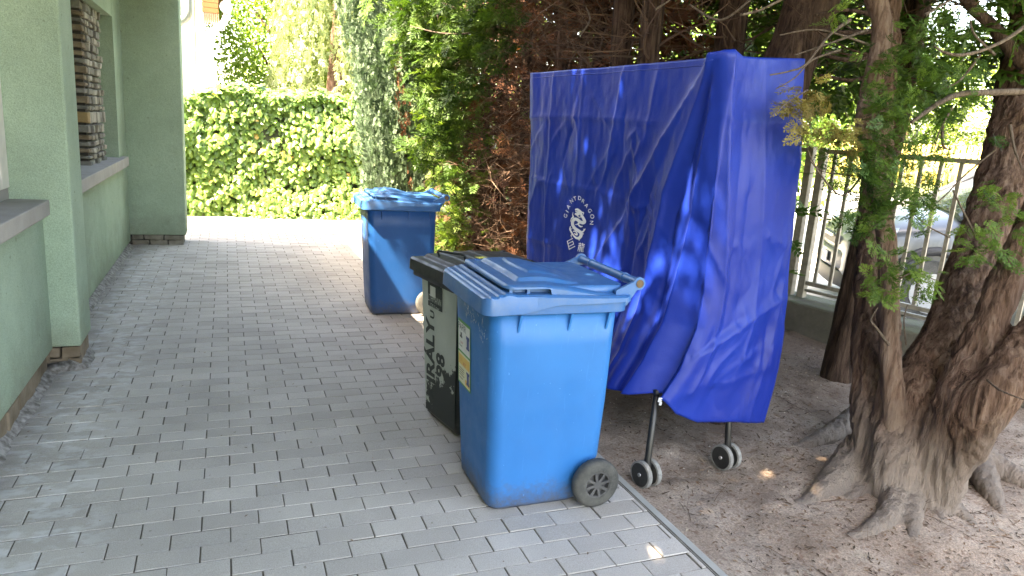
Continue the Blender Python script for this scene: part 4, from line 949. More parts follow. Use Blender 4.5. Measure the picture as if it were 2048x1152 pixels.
# neighbour's house beyond the hedge
m_nwall = M('pale_render', (0.62, 0.56, 0.51), (0.68, 0.62, 0.57), 2, 0.85, kind='World'); m_nwood = M('orange_boards', (0.45, 0.15, 0.045), (0.52, 0.19, 0.06), 4, 0.6, kind='World'); m_nsoff = M('soffit_boards', (0.34, 0.24, 0.14), (0.42, 0.30, 0.18), 4, 0.7, kind='World')
nb = thing('neighbour_house', 'pale house end with orange boarded eave behind the ivy hedge', 'house')
def nbx(px, y=15.0, py=80):
    d = CF + CX*(px-1024)/FPX - CU*(py-576)/FPX; t = y/d[1]; return CAM + d*t
B().box(-7.0, nbx(392)[0], 15.0, 15.4, -0.1, 3.9).build('wall', m_nwall, nb); B().box(-7.0, nbx(392)[0] - 0.02, 15.4, 24, -0.1, 3.9).build('wall', m_nwall, nb)
B().box(nbx(392)[0]-0.015, nbx(396)[0], 14.96, 15.02, -0.1, 3.9).build('corner_trim', m_nwood, nb)
B().tube([(nbx(402)[0], 14.9, -0.1), (nbx(402)[0], 14.9, 4.2)], 0.085, 14).build('downpipe', M('grey_pipe', (0.40, 0.42, 0.47), (0.46, 0.48, 0.52), 4, 0.5, kind='World'), nb)
B().box(nbx(411)[0], nbx(416)[0], 14.93, 15.1, -0.1, 2.6).build('corner_trim', m_nwall, nb)
x0, x1 = nbx(406)[0], nbx(438)[0]; zs = nbx(420, py=28)[2]
for k in range(9): B().box(x0, x1, 14.8, 15.2, zs + k*0.09, zs + k*0.09 + 0.083).build('eave_board', m_nwood, nb)
for k in range(8):
    xa = x0 + 0.02 + k*(x1-x0)/8; B().box(xa, xa + (x1-x0)/8 - 0.012, 14.78, 15.2, nbx(420, py=48)[2], zs - 0.008).build('soffit_board', m_nsoff, nb)
gq = [nbx(455, 14.75, -30), nbx(454, 14.75, 30), nbx(448, 14.75, 46), nbx(430, 14.75, 60), nbx(421, 14.75, 72), nbx(420, 14.75, 90), nbx(421, 14.75, 170), nbx(421, 14.75, 260)]
B().tube(gq, 0.06, 12).build('downpipe', m_zinc, nb)
B().tube([nbx(452, 14.6, 14), nbx(452, 15.6, 14)], 0.11, 12).build('gutter', m_zinc, nb)
B().add([(-7.2, 14.6, 3.95), (x1+0.1, 14.6, 3.95), (x1+0.1, 24, 3.95), (-7.2, 24, 3.95), (-3.5, 14.6, 6), (-3.5, 24, 6)], [(0,1,4),(1,2,5,4),(2,3,5),(3,0,4,5),(3,2,1,0)]).build('roof', m_roof, nb)
# ------------------------------------------------------------------ foliage makers
def spray(seed, n=7, sub=3, w=0.055, droop=0.12, ang=48):
    """flat scale-leaf spray of length 1 along +x, in the xy plane, made of thin diamonds"""
    r = np.random.default_rng(seed); V = []; F = []
    def leaf(p, d, l, wd, nz=0.0):
        d = d/np.linalg.norm(d); s = np.array([-d[1], d[0], 0.25*r.normal()]); s /= np.linalg.norm(s); i = len(V)
        V.extend([p, p + d*l*0.45 + s*wd*0.5, p + d*l, p + d*l*0.45 - s*wd*0.5]); F.append((i, i+1, i+2, i+3))
    leaf(np.zeros(3), np.array([1.0, 0, 0]), 1.02, w*0.7)
    for k in range(n):
        t = 0.08 + 0.86*k/n
        for s in (-1, 1):
            tt = t + (0.04 if s > 0 else 0); p = np.array([tt, 0, -droop*tt*tt]); a = R(ang + r.normal(0, 7))*s
            l = (0.50*(1 - tt)**0.75 + 0.10)*r.uniform(0.8, 1.15); d = np.array([math.cos(a), math.sin(a), r.normal(0, 0.16)])
            leaf(p, d, l, w)
            for q in range(sub):
                u = 0.25 + 0.65*q/max(1, sub); pp = p + d*l*u
                for s2 in (-1, 1):
                    if r.random() < 0.2: continue
                    a2 = a + R(38 + r.normal(0, 8))*s2; leaf(pp, np.array([math.cos(a2), math.sin(a2), r.normal(0, 0.2)]), l*(0.45 - 0.28*u), w*0.85)
    V = np.array(V); V[:, 2] -= droop*V[:, 0]**2*0.6
    return V, np.array(F)
SP_HI = [spray(k, 7, 3, 0.052) for k in range(5)]
SP_MID = [spray(20+k, 6, 2, 0.075) for k in range(5)]
SP_LOW = [spray(40+k, 4, 1, 0.14) for k in range(4)]
SP_UP = [spray(60+k, 3, 1, 0.115, 0.06, 30) for k in range(4)]
def place(tpls, P, D, S, roll=None, tint=None, upref=(0, 0, 1)):
    """copies of template sprays at P along D with size S -> V, F, tint"""
    n = len(P); P = np.asarray(P); D = np.asarray(D, float); D = D/np.linalg.norm(D, axis=1)[:, None]
    up = np.tile(np.array(upref, float), (n, 1)); up[np.abs(D @ np.array(upref, float)) > 0.97] = (1, 0, 0.1)
    Y = np.cross(up, D); Y /= np.linalg.norm(Y, axis=1)[:, None]; Z = np.cross(D, Y)
    if roll is not None:
        c, s = np.cos(roll)[:, None], np.sin(roll)[:, None]; Y, Z = Y*c + Z*s, Z*c - Y*s
    S = np.asarray(S); tint = rng.random(n) if tint is None else tint
    VV, FF, TT, base = [], [], [], 0; pick = rng.integers(0, len(tpls), n)
    for k, (tv, tf) in enumerate(tpls):
        ix = np.where(pick == k)[0]
        if not len(ix): continue
        W = P[ix][:, None, :] + S[ix][:, None, None]*(tv[None, :, 0:1]*D[ix][:, None, :] + tv[None, :, 1:2]*Y[ix][:, None, :] + tv[None, :, 2:3]*Z[ix][:, None, :])
        VV.append(W.reshape(-1, 3)); m = len(tv)
        FF.append((tf[None] + (np.arange(len(ix))*m)[:, None, None]).reshape(-1, tf.shape[1]) + base); base += m*len(ix)
        TT.append(np.repeat(tint[ix], m))
    return np.concatenate(VV), np.concatenate(FF), np.concatenate(TT)
def twig_tpl(seed, n=5, depth=2, r0=0.012, bend=0.25):
    """bare branching twig of length 1 along +x, three-sided"""
    r = np.random.default_rng(seed); V, F = [], []
    def seg(a, b, ra, rb):
        d = (b-a)/np.linalg.norm(b-a); u = np.cross(d, (0.3, 0.5, 0.81)); u /= np.linalg.norm(u); w = np.cross(d, u); i = len(V)
        for q, rr in ((a, ra), (b, rb)):
            for k in range(3): V.append(q + rr*(math.cos(2.094*k)*u + math.sin(2.094*k)*w))
        F.extend([(i+k, i+(k+1) % 3, i+3+(k+1) % 3, i+3+k) for k in range(3)])
    def grow(p, d, l, rad, lev):
        k = n if lev == depth else max(2, n-2)
        for i in range(k):
            d = d + r.normal(0, bend, 3)*0.6; d /= np.linalg.norm(d); q = p + d*l/k; r1 = rad*(1 - 0.75*(i+1)/k)
            seg(p, q, rad*(1 - 0.75*i/k), r1); p = q
            if lev > 0 and r.random() < 0.85: grow(p, d + r.normal(0, 0.75, 3), l*r.uniform(0.3, 0.6), r1*0.8, lev-1)
    grow(np.zeros(3), np.array([1.0, 0, 0]), 1.0, r0, depth)
    return np.array(V), np.array(F)
TW = [twig_tpl(k) for k in range(7)]; TW1 = [twig_tpl(30+k, 4, 1, 0.010) for k in range(5)]
m_thuja = leafmat('thuja_green', (0.026, 0.065, 0.012), (0.075, 0.155, 0.024), (0.14, 0.23, 0.04), 0.40, 0.55)
m_thuja_b = leafmat('thuja_bright', (0.045, 0.10, 0.018), (0.12, 0.21, 0.034), (0.19, 0.28, 0.055), 0.45, 0.55)
m_thuja_y = leafmat('thuja_yellowed', (0.12, 0.085, 0.022), (0.24, 0.19, 0.045), (0.30, 0.25, 0.08), 0.25, 0.6)
m_cyp = leafmat('bluegreen_cypress', (0.08, 0.13, 0.075), (0.16, 0.235, 0.145), (0.25, 0.32, 0.20), 0.30, 0.6, (0.85, 1.0, 0.7))
m_dead = leafmat('dead_brown_twig', (0.045, 0.026, 0.017), (0.12, 0.068, 0.042), (0.24, 0.165, 0.115), 0.0, 0.85)
m_deadleaf = leafmat('dead_rust_foliage', (0.07, 0.028, 0.014), (0.17, 0.065, 0.030), (0.26, 0.12, 0.06), 0.2, 0.8)
m_twig = leafmat('pale_twig', (0.10, 0.078, 0.058), (0.20, 0.165, 0.13), (0.26, 0.22, 0.18), 0.0, 0.85)

def bark(name, a, b_, c_, sc=1.0, bs=1.0, dusty_=0.76):
    m, nt, p, L = nmat(name); v = coord(nt, 'World', (38*sc, 38*sc, 4.2*sc)); w = coord(nt, 'World')
    n1 = noise(nt, v, 1.0, 6, 0.65, 0.4); n2 = noise(nt, w, 5, 4)
    col = ramp(nt, n1, [(0.36, a), (0.48, b_), (0.68, c_)])
    col = mix(nt, ramp(nt, n2, [(0.35, 0.0), (0.7, 0.55)]), col, tuple(x*0.62 for x in b_))
    sx = nt.nodes.new('ShaderNodeSeparateXYZ'); L(w, sx.inputs[0])
    dust = ramp(nt, mth(nt, 'ADD', sx.outputs[2], mth(nt, 'MULTIPLY', mth(nt, 'SUBTRACT', noise(nt, w, 7, 4), 0.5), 0.5)), [(0.10, dusty_), (0.48, 0.0)])
    col = mix(nt, dust, col, (0.31, 0.26, 0.222))
    L(col, p.inputs['Base Color']); p.inputs['Roughness'].default_value = 0.92; p.inputs['Specular IOR Level'].default_value = 0.2
    bump(nt, p, mth(nt, 'ADD', n1, mth(nt, 'MULTIPLY', noise(nt, coord(nt, 'World', (110*sc, 110*sc, 16*sc)), 1.0, 5, 0.7), 0.9)), bs, 0.03)
    return m
m_bark = bark('conifer_bark', (0.040, 0.021, 0.014), (0.145, 0.084, 0.059), (0.275, 0.188, 0.143))
m_barkd = bark('dark_conifer_bark', (0.022, 0.013, 0.009), (0.068, 0.040, 0.028), (0.14, 0.092, 0.066), dusty_=0.0)
m_barkl = bark('reddish_bark', (0.10, 0.058, 0.040), (0.20, 0.125, 0.088), (0.31, 0.22, 0.165), 1.2)

def spline(pts, n):
    pts = np.asarray(pts, float); m = len(pts); t = np.linspace(0, m-1, n); out = np.zeros((n, pts.shape[1]))
    for k, u in enumerate(t):
        i = min(int(u), m-2); f = u - i; p0, p1, p2, p3 = pts[max(i-1, 0)], pts[i], pts[i+1], pts[min(i+2, m-1)]
        out[k] = 0.5*((2*p1) + (-p0+p2)*f + (2*p0-5*p1+4*p2-p3)*f*f + (-p0+3*p1-3*p2+p3)*f**3)
    return out
def trunk_mesh(pts, rad, sides=22, rings=60, rough=0.10, seed=0, flare=0.0):
    P = spline(np.column_stack([np.asarray(pts, float), rad]), rings); C, rr = P[:, :3], P[:, 3]
    T = np.gradient(C, axis=0); T /= np.linalg.norm(T, axis=1)[:, None]; u = np.cross((0, 1, 0.1), T[0]); u /= np.linalg.norm(u); V = []
    for i in range(rings):
        u = u - T[i]*(u @ T[i]); u /= np.linalg.norm(u); w = np.cross(T[i], u)
        for k in range(sides):
            a = 2*math.pi*k/sides; V.append(np.concatenate([C[i] + rr[i]*(math.cos(a)*u + math.sin(a)*w), [a, i, rr[i]], math.cos(a)*u + math.sin(a)*w]))
    V = np.array(V); N = V[:, 6:9]; Q = np.column_stack([V[:, 0]*16, V[:, 1]*16, V[:, 2]*3.0])
    lob = vnoise(np.column_stack([np.cos(V[:, 3])*1.3, np.sin(V[:, 3])*1.3, V[:, 2]*0.7]), 1.6, seed+3)
    V3 = V[:, :3] + N*(V[:, 5]*(rough*(fbm(Q, 1.0, 3, seed)) + 0.16*lob))[:, None]
    idx = np.arange(rings*sides).reshape(rings, sides); F = np.stack([idx[:-1], np.roll(idx[:-1], -1, 1), np.roll(idx[1:], -1, 1), idx[1:]], -1).reshape(-1, 4)
    return V3, F
def canopy(P, spread, n, size, seed, tpl=SP_LOW, mat=None):
    r = np.random.default_rng(seed); Q = P[r.integers(0, len(P), n)] + r.normal(0, 1, (n, 3))*np.array(spread)
    sd = np.array(sun_dir); H = Q - sd*((Q[:, 0:1] - 1.75)/sd[0])           # sprays cut out along the sun's path so flecks reach the cover
    gap = (H[:, 1] > 2.35) & (H[:, 1] < 4.3) & (H[:, 2] > 0.35) & (H[:, 2] < 2.0) & (vnoise(np.column_stack([H[:, 1]*8.0 + H[:, 2]*1.5, H[:, 2]*1.8, 0*H[:, 0]]), 1.0, 99) > -0.12)
    Q = Q[~gap]; n = len(Q)
    a = r.random(n)*6.283; D = np.column_stack([np.cos(a), np.sin(a), r.normal(-0.25, 0.4, n)]); S = r.uniform(0.7, 1.3, n)*size
    return place(tpl, Q, D, S, r.normal(0, 0.5, n))

# ---- the big many-stemmed conifer on the right: stems and roots fused into one trunk
big = thing('conifer_tree', 'big many-stemmed conifer with dusty spreading roots beside the covered table', 'tree')
def px3(l): return [at(x, y, d) for x, y, d, r in l], [r*d/FPX for x, y, d, r in l]
stems = [
    [(1790,965,3.28,62),(1812,880,3.28,70),(1850,780,3.28,66),(1888,700,3.32,55),(1925,600,3.38,49),(1957,500,3.44,46),(1990,400,3.5,45),(2018,300,3.56,44),(2044,180,3.62,43),(2066,60,3.68,42),(2090,-120,3.75,40)],
    [(1850,945,3.2,48),(1882,870,3.12,44),(1920,800,3.05,42),(1962,690,3.02,34),(2003,590,2.98,32),(2050,480,2.94,31),(2110,360,2.9,30),(2170,220,2.86,28)],
    [(1890,940,3.14,42),(1922,885,3.06,46),(1968,805,2.94,50),(2030,725,2.9,46),(2110,640,2.86,42),(2200,540,2.82,38)],
    [(1768,950,3.32,55),(1752,860,3.36,46),(1742,780,3.42,36),(1738,700,3.46,30),(1738,600,3.5,27),(1742,480,3.56,26),(1752,330,3.62,25),(1765,160,3.68,25),(1775,0,3.74,24),(1780,-120,3.78,22)],
    [(1790,940,3.24,60),(1783,840,3.24,30),(1780,740,3.25,22),(1778,640,3.25,19),(1776,560,3.25,18)],
]
def gr(l): # roots along the ground: px, py, height above ground, radius
    return [onground(x, y, 0.0) + [0, 0, h - 0.022] for x, y, h, r in l], [r for x, y, h, r in l]
roots = [
    [(1760,930,0.18,0.11),(1715,950,0.12,0.10),(1675,972,0.06,0.08),(1640,992,0.02,0.055),(1605,1003,0.0,0.032),(1565,1012,-0.02,0.018)],
    [(1795,960,0.14,0.10),(1790,1010,0.07,0.07),(1770,1046,0.035,0.05),(1725,1066,0.012,0.036),(1685,1073,-0.005,0.02)],
    [(1840,950,0.14,0.10),(1870,990,0.07,0.06),(1900,1015,0.035,0.042),(1935,1038,0.012,0.028),(1962,1056,-0.01,0.015)],
    [(1815,970,0.12,0.08),(1820,1035,0.05,0.048),(1824,1072,0.018,0.032),(1828,1098,-0.008,0.018)],
    [(1735,850,0.14,0.08),(1690,865,0.07,0.06),(1640,880,0.03,0.045),(1590,890,0.0,0.030),(1540,897,-0.02,0.02)],
    [(1920,930,0.10,0.08),(1975,935,0.05,0.07),(2030,955,0.02,0.055),(2090,980,-0.01,0.04)],
    [(1860,960,0.10,0.07),(1872,1020,0.04,0.035),(1884,1060,0.01,0.02),(1890,1085,-0.01,0.012)],
    [(1745,930,0.12,0.08),(1735,975,0.06,0.05),(1700,1000,0.02,0.035),(1670,1012,-0.005,0.02)],
    [(1935,920,0.10,0.08),(1965,965,0.05,0.06),(1990,1000,0.015,0.04),(2010,1020,-0.01,0.02)],
]
tb = B()
for l in stems:
    p_, r_ = px3(l); p_ = [p_[0] + np.array([-0.03, 0.02, -0.32])] + p_; r_ = [r_[0]*1.0] + r_
    q = spline(np.column_stack([p_, r_]), 30); tb.tube(q[:, :3], np.maximum(q[:, 3], 0.01), 16)
for l in roots:
    p_, r_ = gr(l); p_ = p_ + [p_[-1]*2 - p_[-2] + np.array([0, 0, -0.03])]; r_ = r_ + [r_[-1]*0.35]; q = spline(np.column_stack([p_, r_]), 14); tb.tube(q[:, :3], np.maximum(q[:, 3], 0.008), 12)
fm = onground(1800, 985); tb.loft([[(fm[0]+0.05 + r*math.cos(a)*1.05*(1+0.16*math.sin(5*a)), fm[1]+0.12 + r*math.sin(a), z) for a in np.linspace(0, 6.283, 25)[:-1]] for r, z in ((0.34, -0.12), (0.26, -0.01), (0.21, 0.05), (0.17, 0.13), (0.13, 0.26))])
tmp = tb.build('tmp_trunk', None); rm = tmp.modifiers.new('r', 'REMESH'); rm.mode = 'VOXEL'; rm.voxel_size = 0.0115
smm = tmp.modifiers.new('s', 'SMOOTH'); smm.iterations = 3; smm.factor = 0.5
dg = bpy.context.evaluated_depsgraph_get(); me = bpy.data.meshes.new_from_object(tmp.evaluated_get(dg)); bpy.data.objects.remove(tmp)
nv = len(me.vertices); co = np.zeros(nv*3, np.float32); me.vertices.foreach_get('co', co); co = co.reshape(-1, 3).astype(float)
no = np.zeros(nv*3, np.float32); me.vertices.foreach_get('normal', no); no = no.reshape(-1, 3).astype(float)
lean = np.clip(co[:, 2], 0, 3); sh = np.column_stack([co[:, 0] - 0.35*lean*sstep(2.75, 3.0, co[:, 0] - 0.25*lean), co[:, 1], co[:, 2]])
tw_ = sh.copy(); tw_[:, 0] += 0.05*vnoise(co, 5, 61); tw_[:, 1] += 0.05*vnoise(co, 5, 62)
ridg = 1 - np.abs(vnoise(tw_*np.array([40, 40, 5.5]), 1.0, 21)); r2 = vnoise(tw_*np.array([70, 70, 12]), 1.0, 22); r3 = fbm(co, 9, 2, 23)
low = 1 - 0.5*sstep(0.0, 0.12, 0.12 - co[:, 2])
co += no*((0.019*(ridg-0.6) + 0.007*r2)*low + 0.012*r3*(0.25 + 0.75*sstep(0.0, 0.3, co[:, 2])))[:, None]
me.vertices.foreach_set('co', co.astype(np.float32).ravel()); me.polygons.foreach_set('use_smooth', np.ones(len(me.polygons), bool)); me.update(); me.materials.clear(); me.materials.append(m_bark); me.name = 'trunk'
link(bpy.data.objects.new('trunk', me), big)
# slim reddish stem winding up in front
p_, r_ = px3([(1790,930,3.30,30),(1788,850,3.22,24),(1780,700,3.19,19),(1778,573,3.18,18),(1774,500,3.17,17),(1764,430,3.16,17),(1746,355,3.15,16),(1728,270,3.14,15),(1730,215,3.14,16),(1748,155,3.14,18),(1760,100,3.14,19),(1764,40,3.14,18),(1745,-40,3.14,20),(1735,-140,3.14,20)])
V, F = trunk_mesh(p_, r_, 18, 120, 0.22, 5); obj_np('stem', V, F, m_barkl, big, smooth=True)
# boughs and bare branches
def bough(name, l, parent=big, mat=m_bark, sides=8):
    p_, r_ = px3(l); V, F = trunk_mesh(p_, np.maximum(r_, 0.0012), sides, 10*len(l), 0.12, random.randint(0, 99)); return obj_np(name, V, F, mat, parent, smooth=True)
m_barkt = bark('bare_branch_bark', (0.055, 0.038, 0.028), (0.11, 0.08, 0.06), (0.18, 0.14, 0.11), 2.0, 0.5)
bough('branch', [(2060,182,3.2,7),(1985,184,3.1,6.5),(1920,188,3.0,6),(1880,205,2.95,5),(1850,225,2.92,4),(1822,245,2.9,3)], mat=m_barkt)
bough('branch', [(2060,45,2.9,4),(2010,80,2.85,3.5),(1960,102,2.8,3.2),(1920,110,2.78,3),(1890,105,2.78,2.5),(1868,92,2.78,1.6)], mat=m_barkt)
bough('branch', [(1900,-40,3.4,11),(1950,20,3.4,12),(1990,60,3.4,12),(2050,130,3.45,14)], mat=m_barkd)
bough('branch', [(1990,110,2.9,3),(1950,70,2.88,2.2),(1940,40,2.88,1.5)], mat=m_barkt)
bough('branch', [(1850,30,3.0,3),(1880,12,3.0,2.5),(1920,-10,3.0,2)], mat=m_barkt)
for l in ([(1960,110,2.9,3),(1920,160,2.9,2),(1880,180,2.9,1.2)], [(1905,215,2.95,2),(1880,260,2.95,1.6),(1868,300,2.95,1)], [(2020,250,3.0,3),(2030,300,2.98,2),(2045,340,2.96,1.4)], [(1990,300,2.95,2),(1930,350,2.95,1.7),(1880,400,2.95,1.5),(1830,430,2.95,1)],
          [(1885,250,2.95,3),(1886,290,2.95,2.6),(1900,300,2.95,1.5)], [(1870,560,2.9,1),(1830,545,2.9,1.4),(1795,560,2.92,2)], [(2048,800,2.6,1),(2000,780,2.7,2),(1975,760,2.8,2.5)], [(1905,380,2.9,2.2),(1935,440,2.9,2),(1950,470,2.95,2.5)], [(1830,430,2.95,1.2),(1860,455,2.95,1.4),(1900,475,2.98,1.6)]):
    bough('twig', l, mat=m_barkt, sides=5)
# hooked dead twigs at the stem foot
bough('twig', [(1778,690,3.1,3),(1752,655,3.05,2.5),(1742,640,3.05,2),(1755,615,3.05,1.4)], mat=m_barkt, sides=5)
bough('twig', [(1812,690,3.15,1.4),(1808,640,3.1,1.4),(1815,610,3.1,1.2)], mat=m_barkt, sides=5)
# green sprays hanging off the stems
cl = [(1795,130,3.0,62,60,0),(1860,95,3.05,60,60,0),(1915,70,3.1,50,45,0),(1890,170,3.1,60,60,0),(1830,225,3.0,65,70,0),(1775,215,2.95,40,40,0),(1780,305,2.98,60,75,0),(1850,300,3.05,50,34,0),(1905,250,3.1,40,22,0),(1740,360,3.0,60,60,0),(1800,390,3.0,50,60,0),(1720,300,3.05,45,45,0),(1690,340,3.1,34,16,0),(1760,440,3.0,40,40,0),(1840,390,3.1,26,14,0),
      (1805,535,2.92,40,36,1),(1842,570,2.92,26,16,1),(1765,585,2.92,24,16,1),(1990,385,2.92,26,14,1),(1965,462,2.9,30,18,1),(2010,500,2.9,20,9,1),(1935,505,2.9,14,7,1),(2040,440,2.86,20,12,1),(1665,25,2.9,14,8,1),(1600,215,2.85,22,14,2),(1630,190,2.9,30,18,2),(1640,245,2.95,34,22,2),(1680,270,3.0,40,24,2),(1610,260,2.9,16,8,2)]
acc = {0: [], 1: [], 2: []}
for x, y, d, rp, n, kind in cl:
    c = at(x, y, d); r0 = rp*d/FPX
    Q = c + rng.normal(0, 1, (n, 3))*np.array([r0*0.55, r0*0.75, r0*0.5]); a = rng.random(n)*6.283
    D = np.column_stack([np.cos(a)*0.8 - 0.35, np.sin(a)*0.8 - 0.25, rng.normal(-0.25, 0.45, n)])
    acc[kind].append((Q, D, rng.uniform(0.05, 0.10, n)))
for kind, (nm, mt) in {0: ('foliage', m_thuja), 1: ('foliage', m_thuja_b), 2: ('foliage', m_thuja_y)}.items():
    Q, D, S = (np.concatenate([q[k] for q in acc[kind]]) for k in range(3))
    V, F, T = place(SP_HI, Q, D, S, rng.normal(0, 0.6, len(Q))); obj_np(nm, V, F, mt, big, T, kind='stuff')

# ---- trunks of the row behind, each a tree with its own crown overhead
row = [  # px at y=50, plan depth x, radius, label
    (1122, 2.55, 0.045, 'slim bare trunk nearest the brown twigs above the cover top'),
    (1172, 2.6, 0.028, 'thinnest trunk in the row, just right of the slim bare one'),
    (1252, 2.48, 0.072, 'dark trunk above the middle of the blue cover'),
    (1310, 2.50, 0.070, 'dark trunk touching its neighbour above the middle of the cover'),
    (1466, 2.9, 0.095, 'thick dark trunk right behind the peak of the blue cover'),
    (1612, 2.95, 0.145, 'thickest dark trunk behind the right corner of the blue cover'),
    (1820, 3.9, 0.075, 'dark straight trunk behind the winding reddish stem'),
]
trees = []
for k, (px, X0, r0, lab) in enumerate(row):
    d = CF + CX*(px-1024)/FPX - CU*(50-576)/FPX; P = CAM + d*(X0/d[0]); x, y = P[0], P[1]
    t = thing('conifer_tree', lab, 'tree', (0, 0, 0), group='conifers in a row along the street wall')
    lean = rng.normal(0, 0.03, 2)
    if k == 5: lean = np.array([0.20, 0.05])
    pts = [(x + lean[0]*(z-2.2) + 0.03*math.sin(z*1.3+k), y + lean[1]*(z-2.2) + 0.03*math.cos(z*1.1+k), z) for z in np.linspace(-0.1, 7.0, 12)]
    if k == 5: pts[0:4] = [(x - 0.30 + 0.0*j, y - 0.02, -0.1 + 0.645*j) for j in range(4)]; pts[2] = (x - 0.27, y, pts[2][2]); pts[3] = (x - 0.12, y, pts[3][2])
    rads = [r0*1.4, r0*1.10] + list(np.linspace(r0, r0*0.5, 10))
    V, F = trunk_mesh(pts, rads, 18, 70, 0.14, 40+k); obj_np('trunk', V, F, m_barkd if k != 0 else m_bark, t, smooth=True)
    trees.append((t, x, y))
# crowns of the row: boughs laid out unseen over the drive to shade it
bigx, bigy = 2.75, 2.1
owners = trees + [(big, bigx, bigy)]*4
for k, (t, x, y) in enumerate(owners):
    r = np.random.default_rng(100+k); BV = B(); pts = []
    nb_ = 7
    for q in range(nb_):
        z0 = r.uniform(3.6, 5.8); tx_ = r.uniform(-1.7, 1.5); ty_ = r.uniform(-2.0, 5.2) if len(trees) <= k < len(trees)+2 else r.uniform(-1.4, 2.0) if k >= len(trees) else np.clip(y + r.normal(-1.2, 1.5), -2.0, 5.2)
        if k >= len(trees)+2: tx_ = r.uniform(-2.3, -0.5)  # added overhead boughs, aimed to shade the soil and the near bin's lid
        if k == len(trees)+3 and q < 4: tx_, ty_ = r.uniform(-1.5, -0.6), r.uniform(1.3, 2.6)
        z1 = z0 + r.uniform(-0.6, 0.3); z1 = max(z1, 3.4)
        a = np.array([x, y, z0]); b_ = np.array([tx_, ty_, z1]); l = [a + (b_-a)*f + np.array([0, 0, 0.35*math.sin(f*3.14)]) for f in np.linspace(0, 1, 9)]
        BV.tube(l, np.linspace(0.035, 0.008, 9), 6)
        for f in np.linspace(0.18, 1.0, 22): pts.append(a + (b_-a)*f + np.array([0, 0, 0.35*math.sin(f*3.14)]))
    BV.build('boughs', m_barkd, t)
    V, F, T = canopy(np.array(pts), (0.32, 0.38, 0.18), 470, 0.38, 200+k, SP_LOW); obj_np('crown', V, F, m_thuja, t, T, kind='stuff')
    # upper crown round the stem
    if k < len(trees):
        n = 240; a = r.random(n)*6.283; z = r.uniform(2.9, 7.4, n); rad = np.sqrt(r.random(n))*np.interp(z, [2.9, 4, 7.4], [0.5, 1.0, 0.25])
        Q = np.column_stack([x + 0.25 + rad*np.cos(a), y + rad*np.sin(a), z]); D = np.column_stack([np.cos(a), np.sin(a), r.normal(-0.3, 0.3, n)])
        V, F, T = place(SP_LOW, Q, D, r.uniform(0.32, 0.55, n), r.normal(0, 0.5, n)); obj_np('crown', V, F, m_thuja, t, T, kind='stuff')
    # dead inner twigs round the lower trunk
    if k < 5:
        n = 50; a = r.random(n)*6.283; z = r.uniform(1.2, 3.2, n)
        Q = np.column_stack([x + 0*a, y + 0*a, z]); D = np.column_stack([np.cos(a), np.sin(a), r.normal(0.05, 0.25, n)])
        V, F, T = place(TW, Q, D, r.uniform(0.35, 0.8, n), None, r.random(n)*0.8); obj_np('dead_twigs', V, F, m_dead, t, T, kind='stuff')

# ---- screen of conifers with dead brown insides, between the drive and the street wall
def face_points(n, x0, x1, y0, y1, z0, z1, r): return np.column_stack([r.uniform(x0, x1, n), r.uniform(y0, y1, n), r.uniform(z0, z1, n)])
dead = thing('dead_conifer', 'conifer with bare rust brown twigs beside the blue cover', 'tree')
r = np.random.default_rng(5)
for k, (x, y) in enumerate(((2.75, 5.2), (2.8, 5.9), (2.75, 6.7), (2.8, 7.5))):
    V, F = trunk_mesh([(x, y, -0.1), (x+0.03, y, 1.2), (x-0.02, y+0.03, 2.6), (x+0.02, y, 4.2)], [0.07, 0.055, 0.05, 0.03], 12, 40, 0.14, 70+k); obj_np('stem', V, F, m_barkd, dead, smooth=True)
n = 930; z = r.uniform(0.02, 3.0, n); y = r.uniform(4.3, 8.0, n); inn = 2.75 + r.normal(0, 0.06, n)
Q = np.column_stack([inn - r.random(n)*0.35, y, z]); D = np.column_stack([-np.abs(r.normal(0.9, 0.3, n)), r.normal(0, 0.75, n), r.normal(0.0, 0.45, n)])
V, F, T = place(TW, Q, D, r.uniform(0.22, 0.52, n), r.random(n)*6.28, r.random(n)**1.5); obj_np('dead_twigs', V, F, m_dead, dead, T, kind='stuff')
n = 1500; z = r.uniform(0.05, 4.0, n); y = r.uniform(4.3, 8.0, n); Q = np.column_stack([2.5 + r.normal(0, 0.16, n) + 0.1*np.sin(y*3 + z*2), y, z])
clump = fbm(Q, 1.6, 2, 33) > 0.05; Q = Q[clump]; n = len(Q); D = np.column_stack([-np.abs(r.normal(0.6, 0.4, n)), r.normal(0, 0.7, n), r.normal(-0.1, 0.5, n)])
V, F, T = place(SP_MID, Q, D, r.uniform(0.08, 0.18, n), r.random(n)*6.28, r.random(n)); obj_np('dead_foliage', V, F, m_deadleaf, dead, T, kind='stuff')
# dark dense core so that no daylight shows through
n = 2600; Q = face_points(n, 2.7, 3.25, 4.3, 8.6, 0.0, 3.6, r); a = r.random(n)*6.28; D = np.column_stack([np.cos(a), np.sin(a), r.normal(0, 0.5, n)])
V, F, T = place(SP_LOW, Q, D, r.uniform(0.17, 0.28, n), r.random(n)*6.28, r.random(n)*0.6); obj_np('inner_foliage', V, F, m_deadleaf, dead, T, kind='stuff')

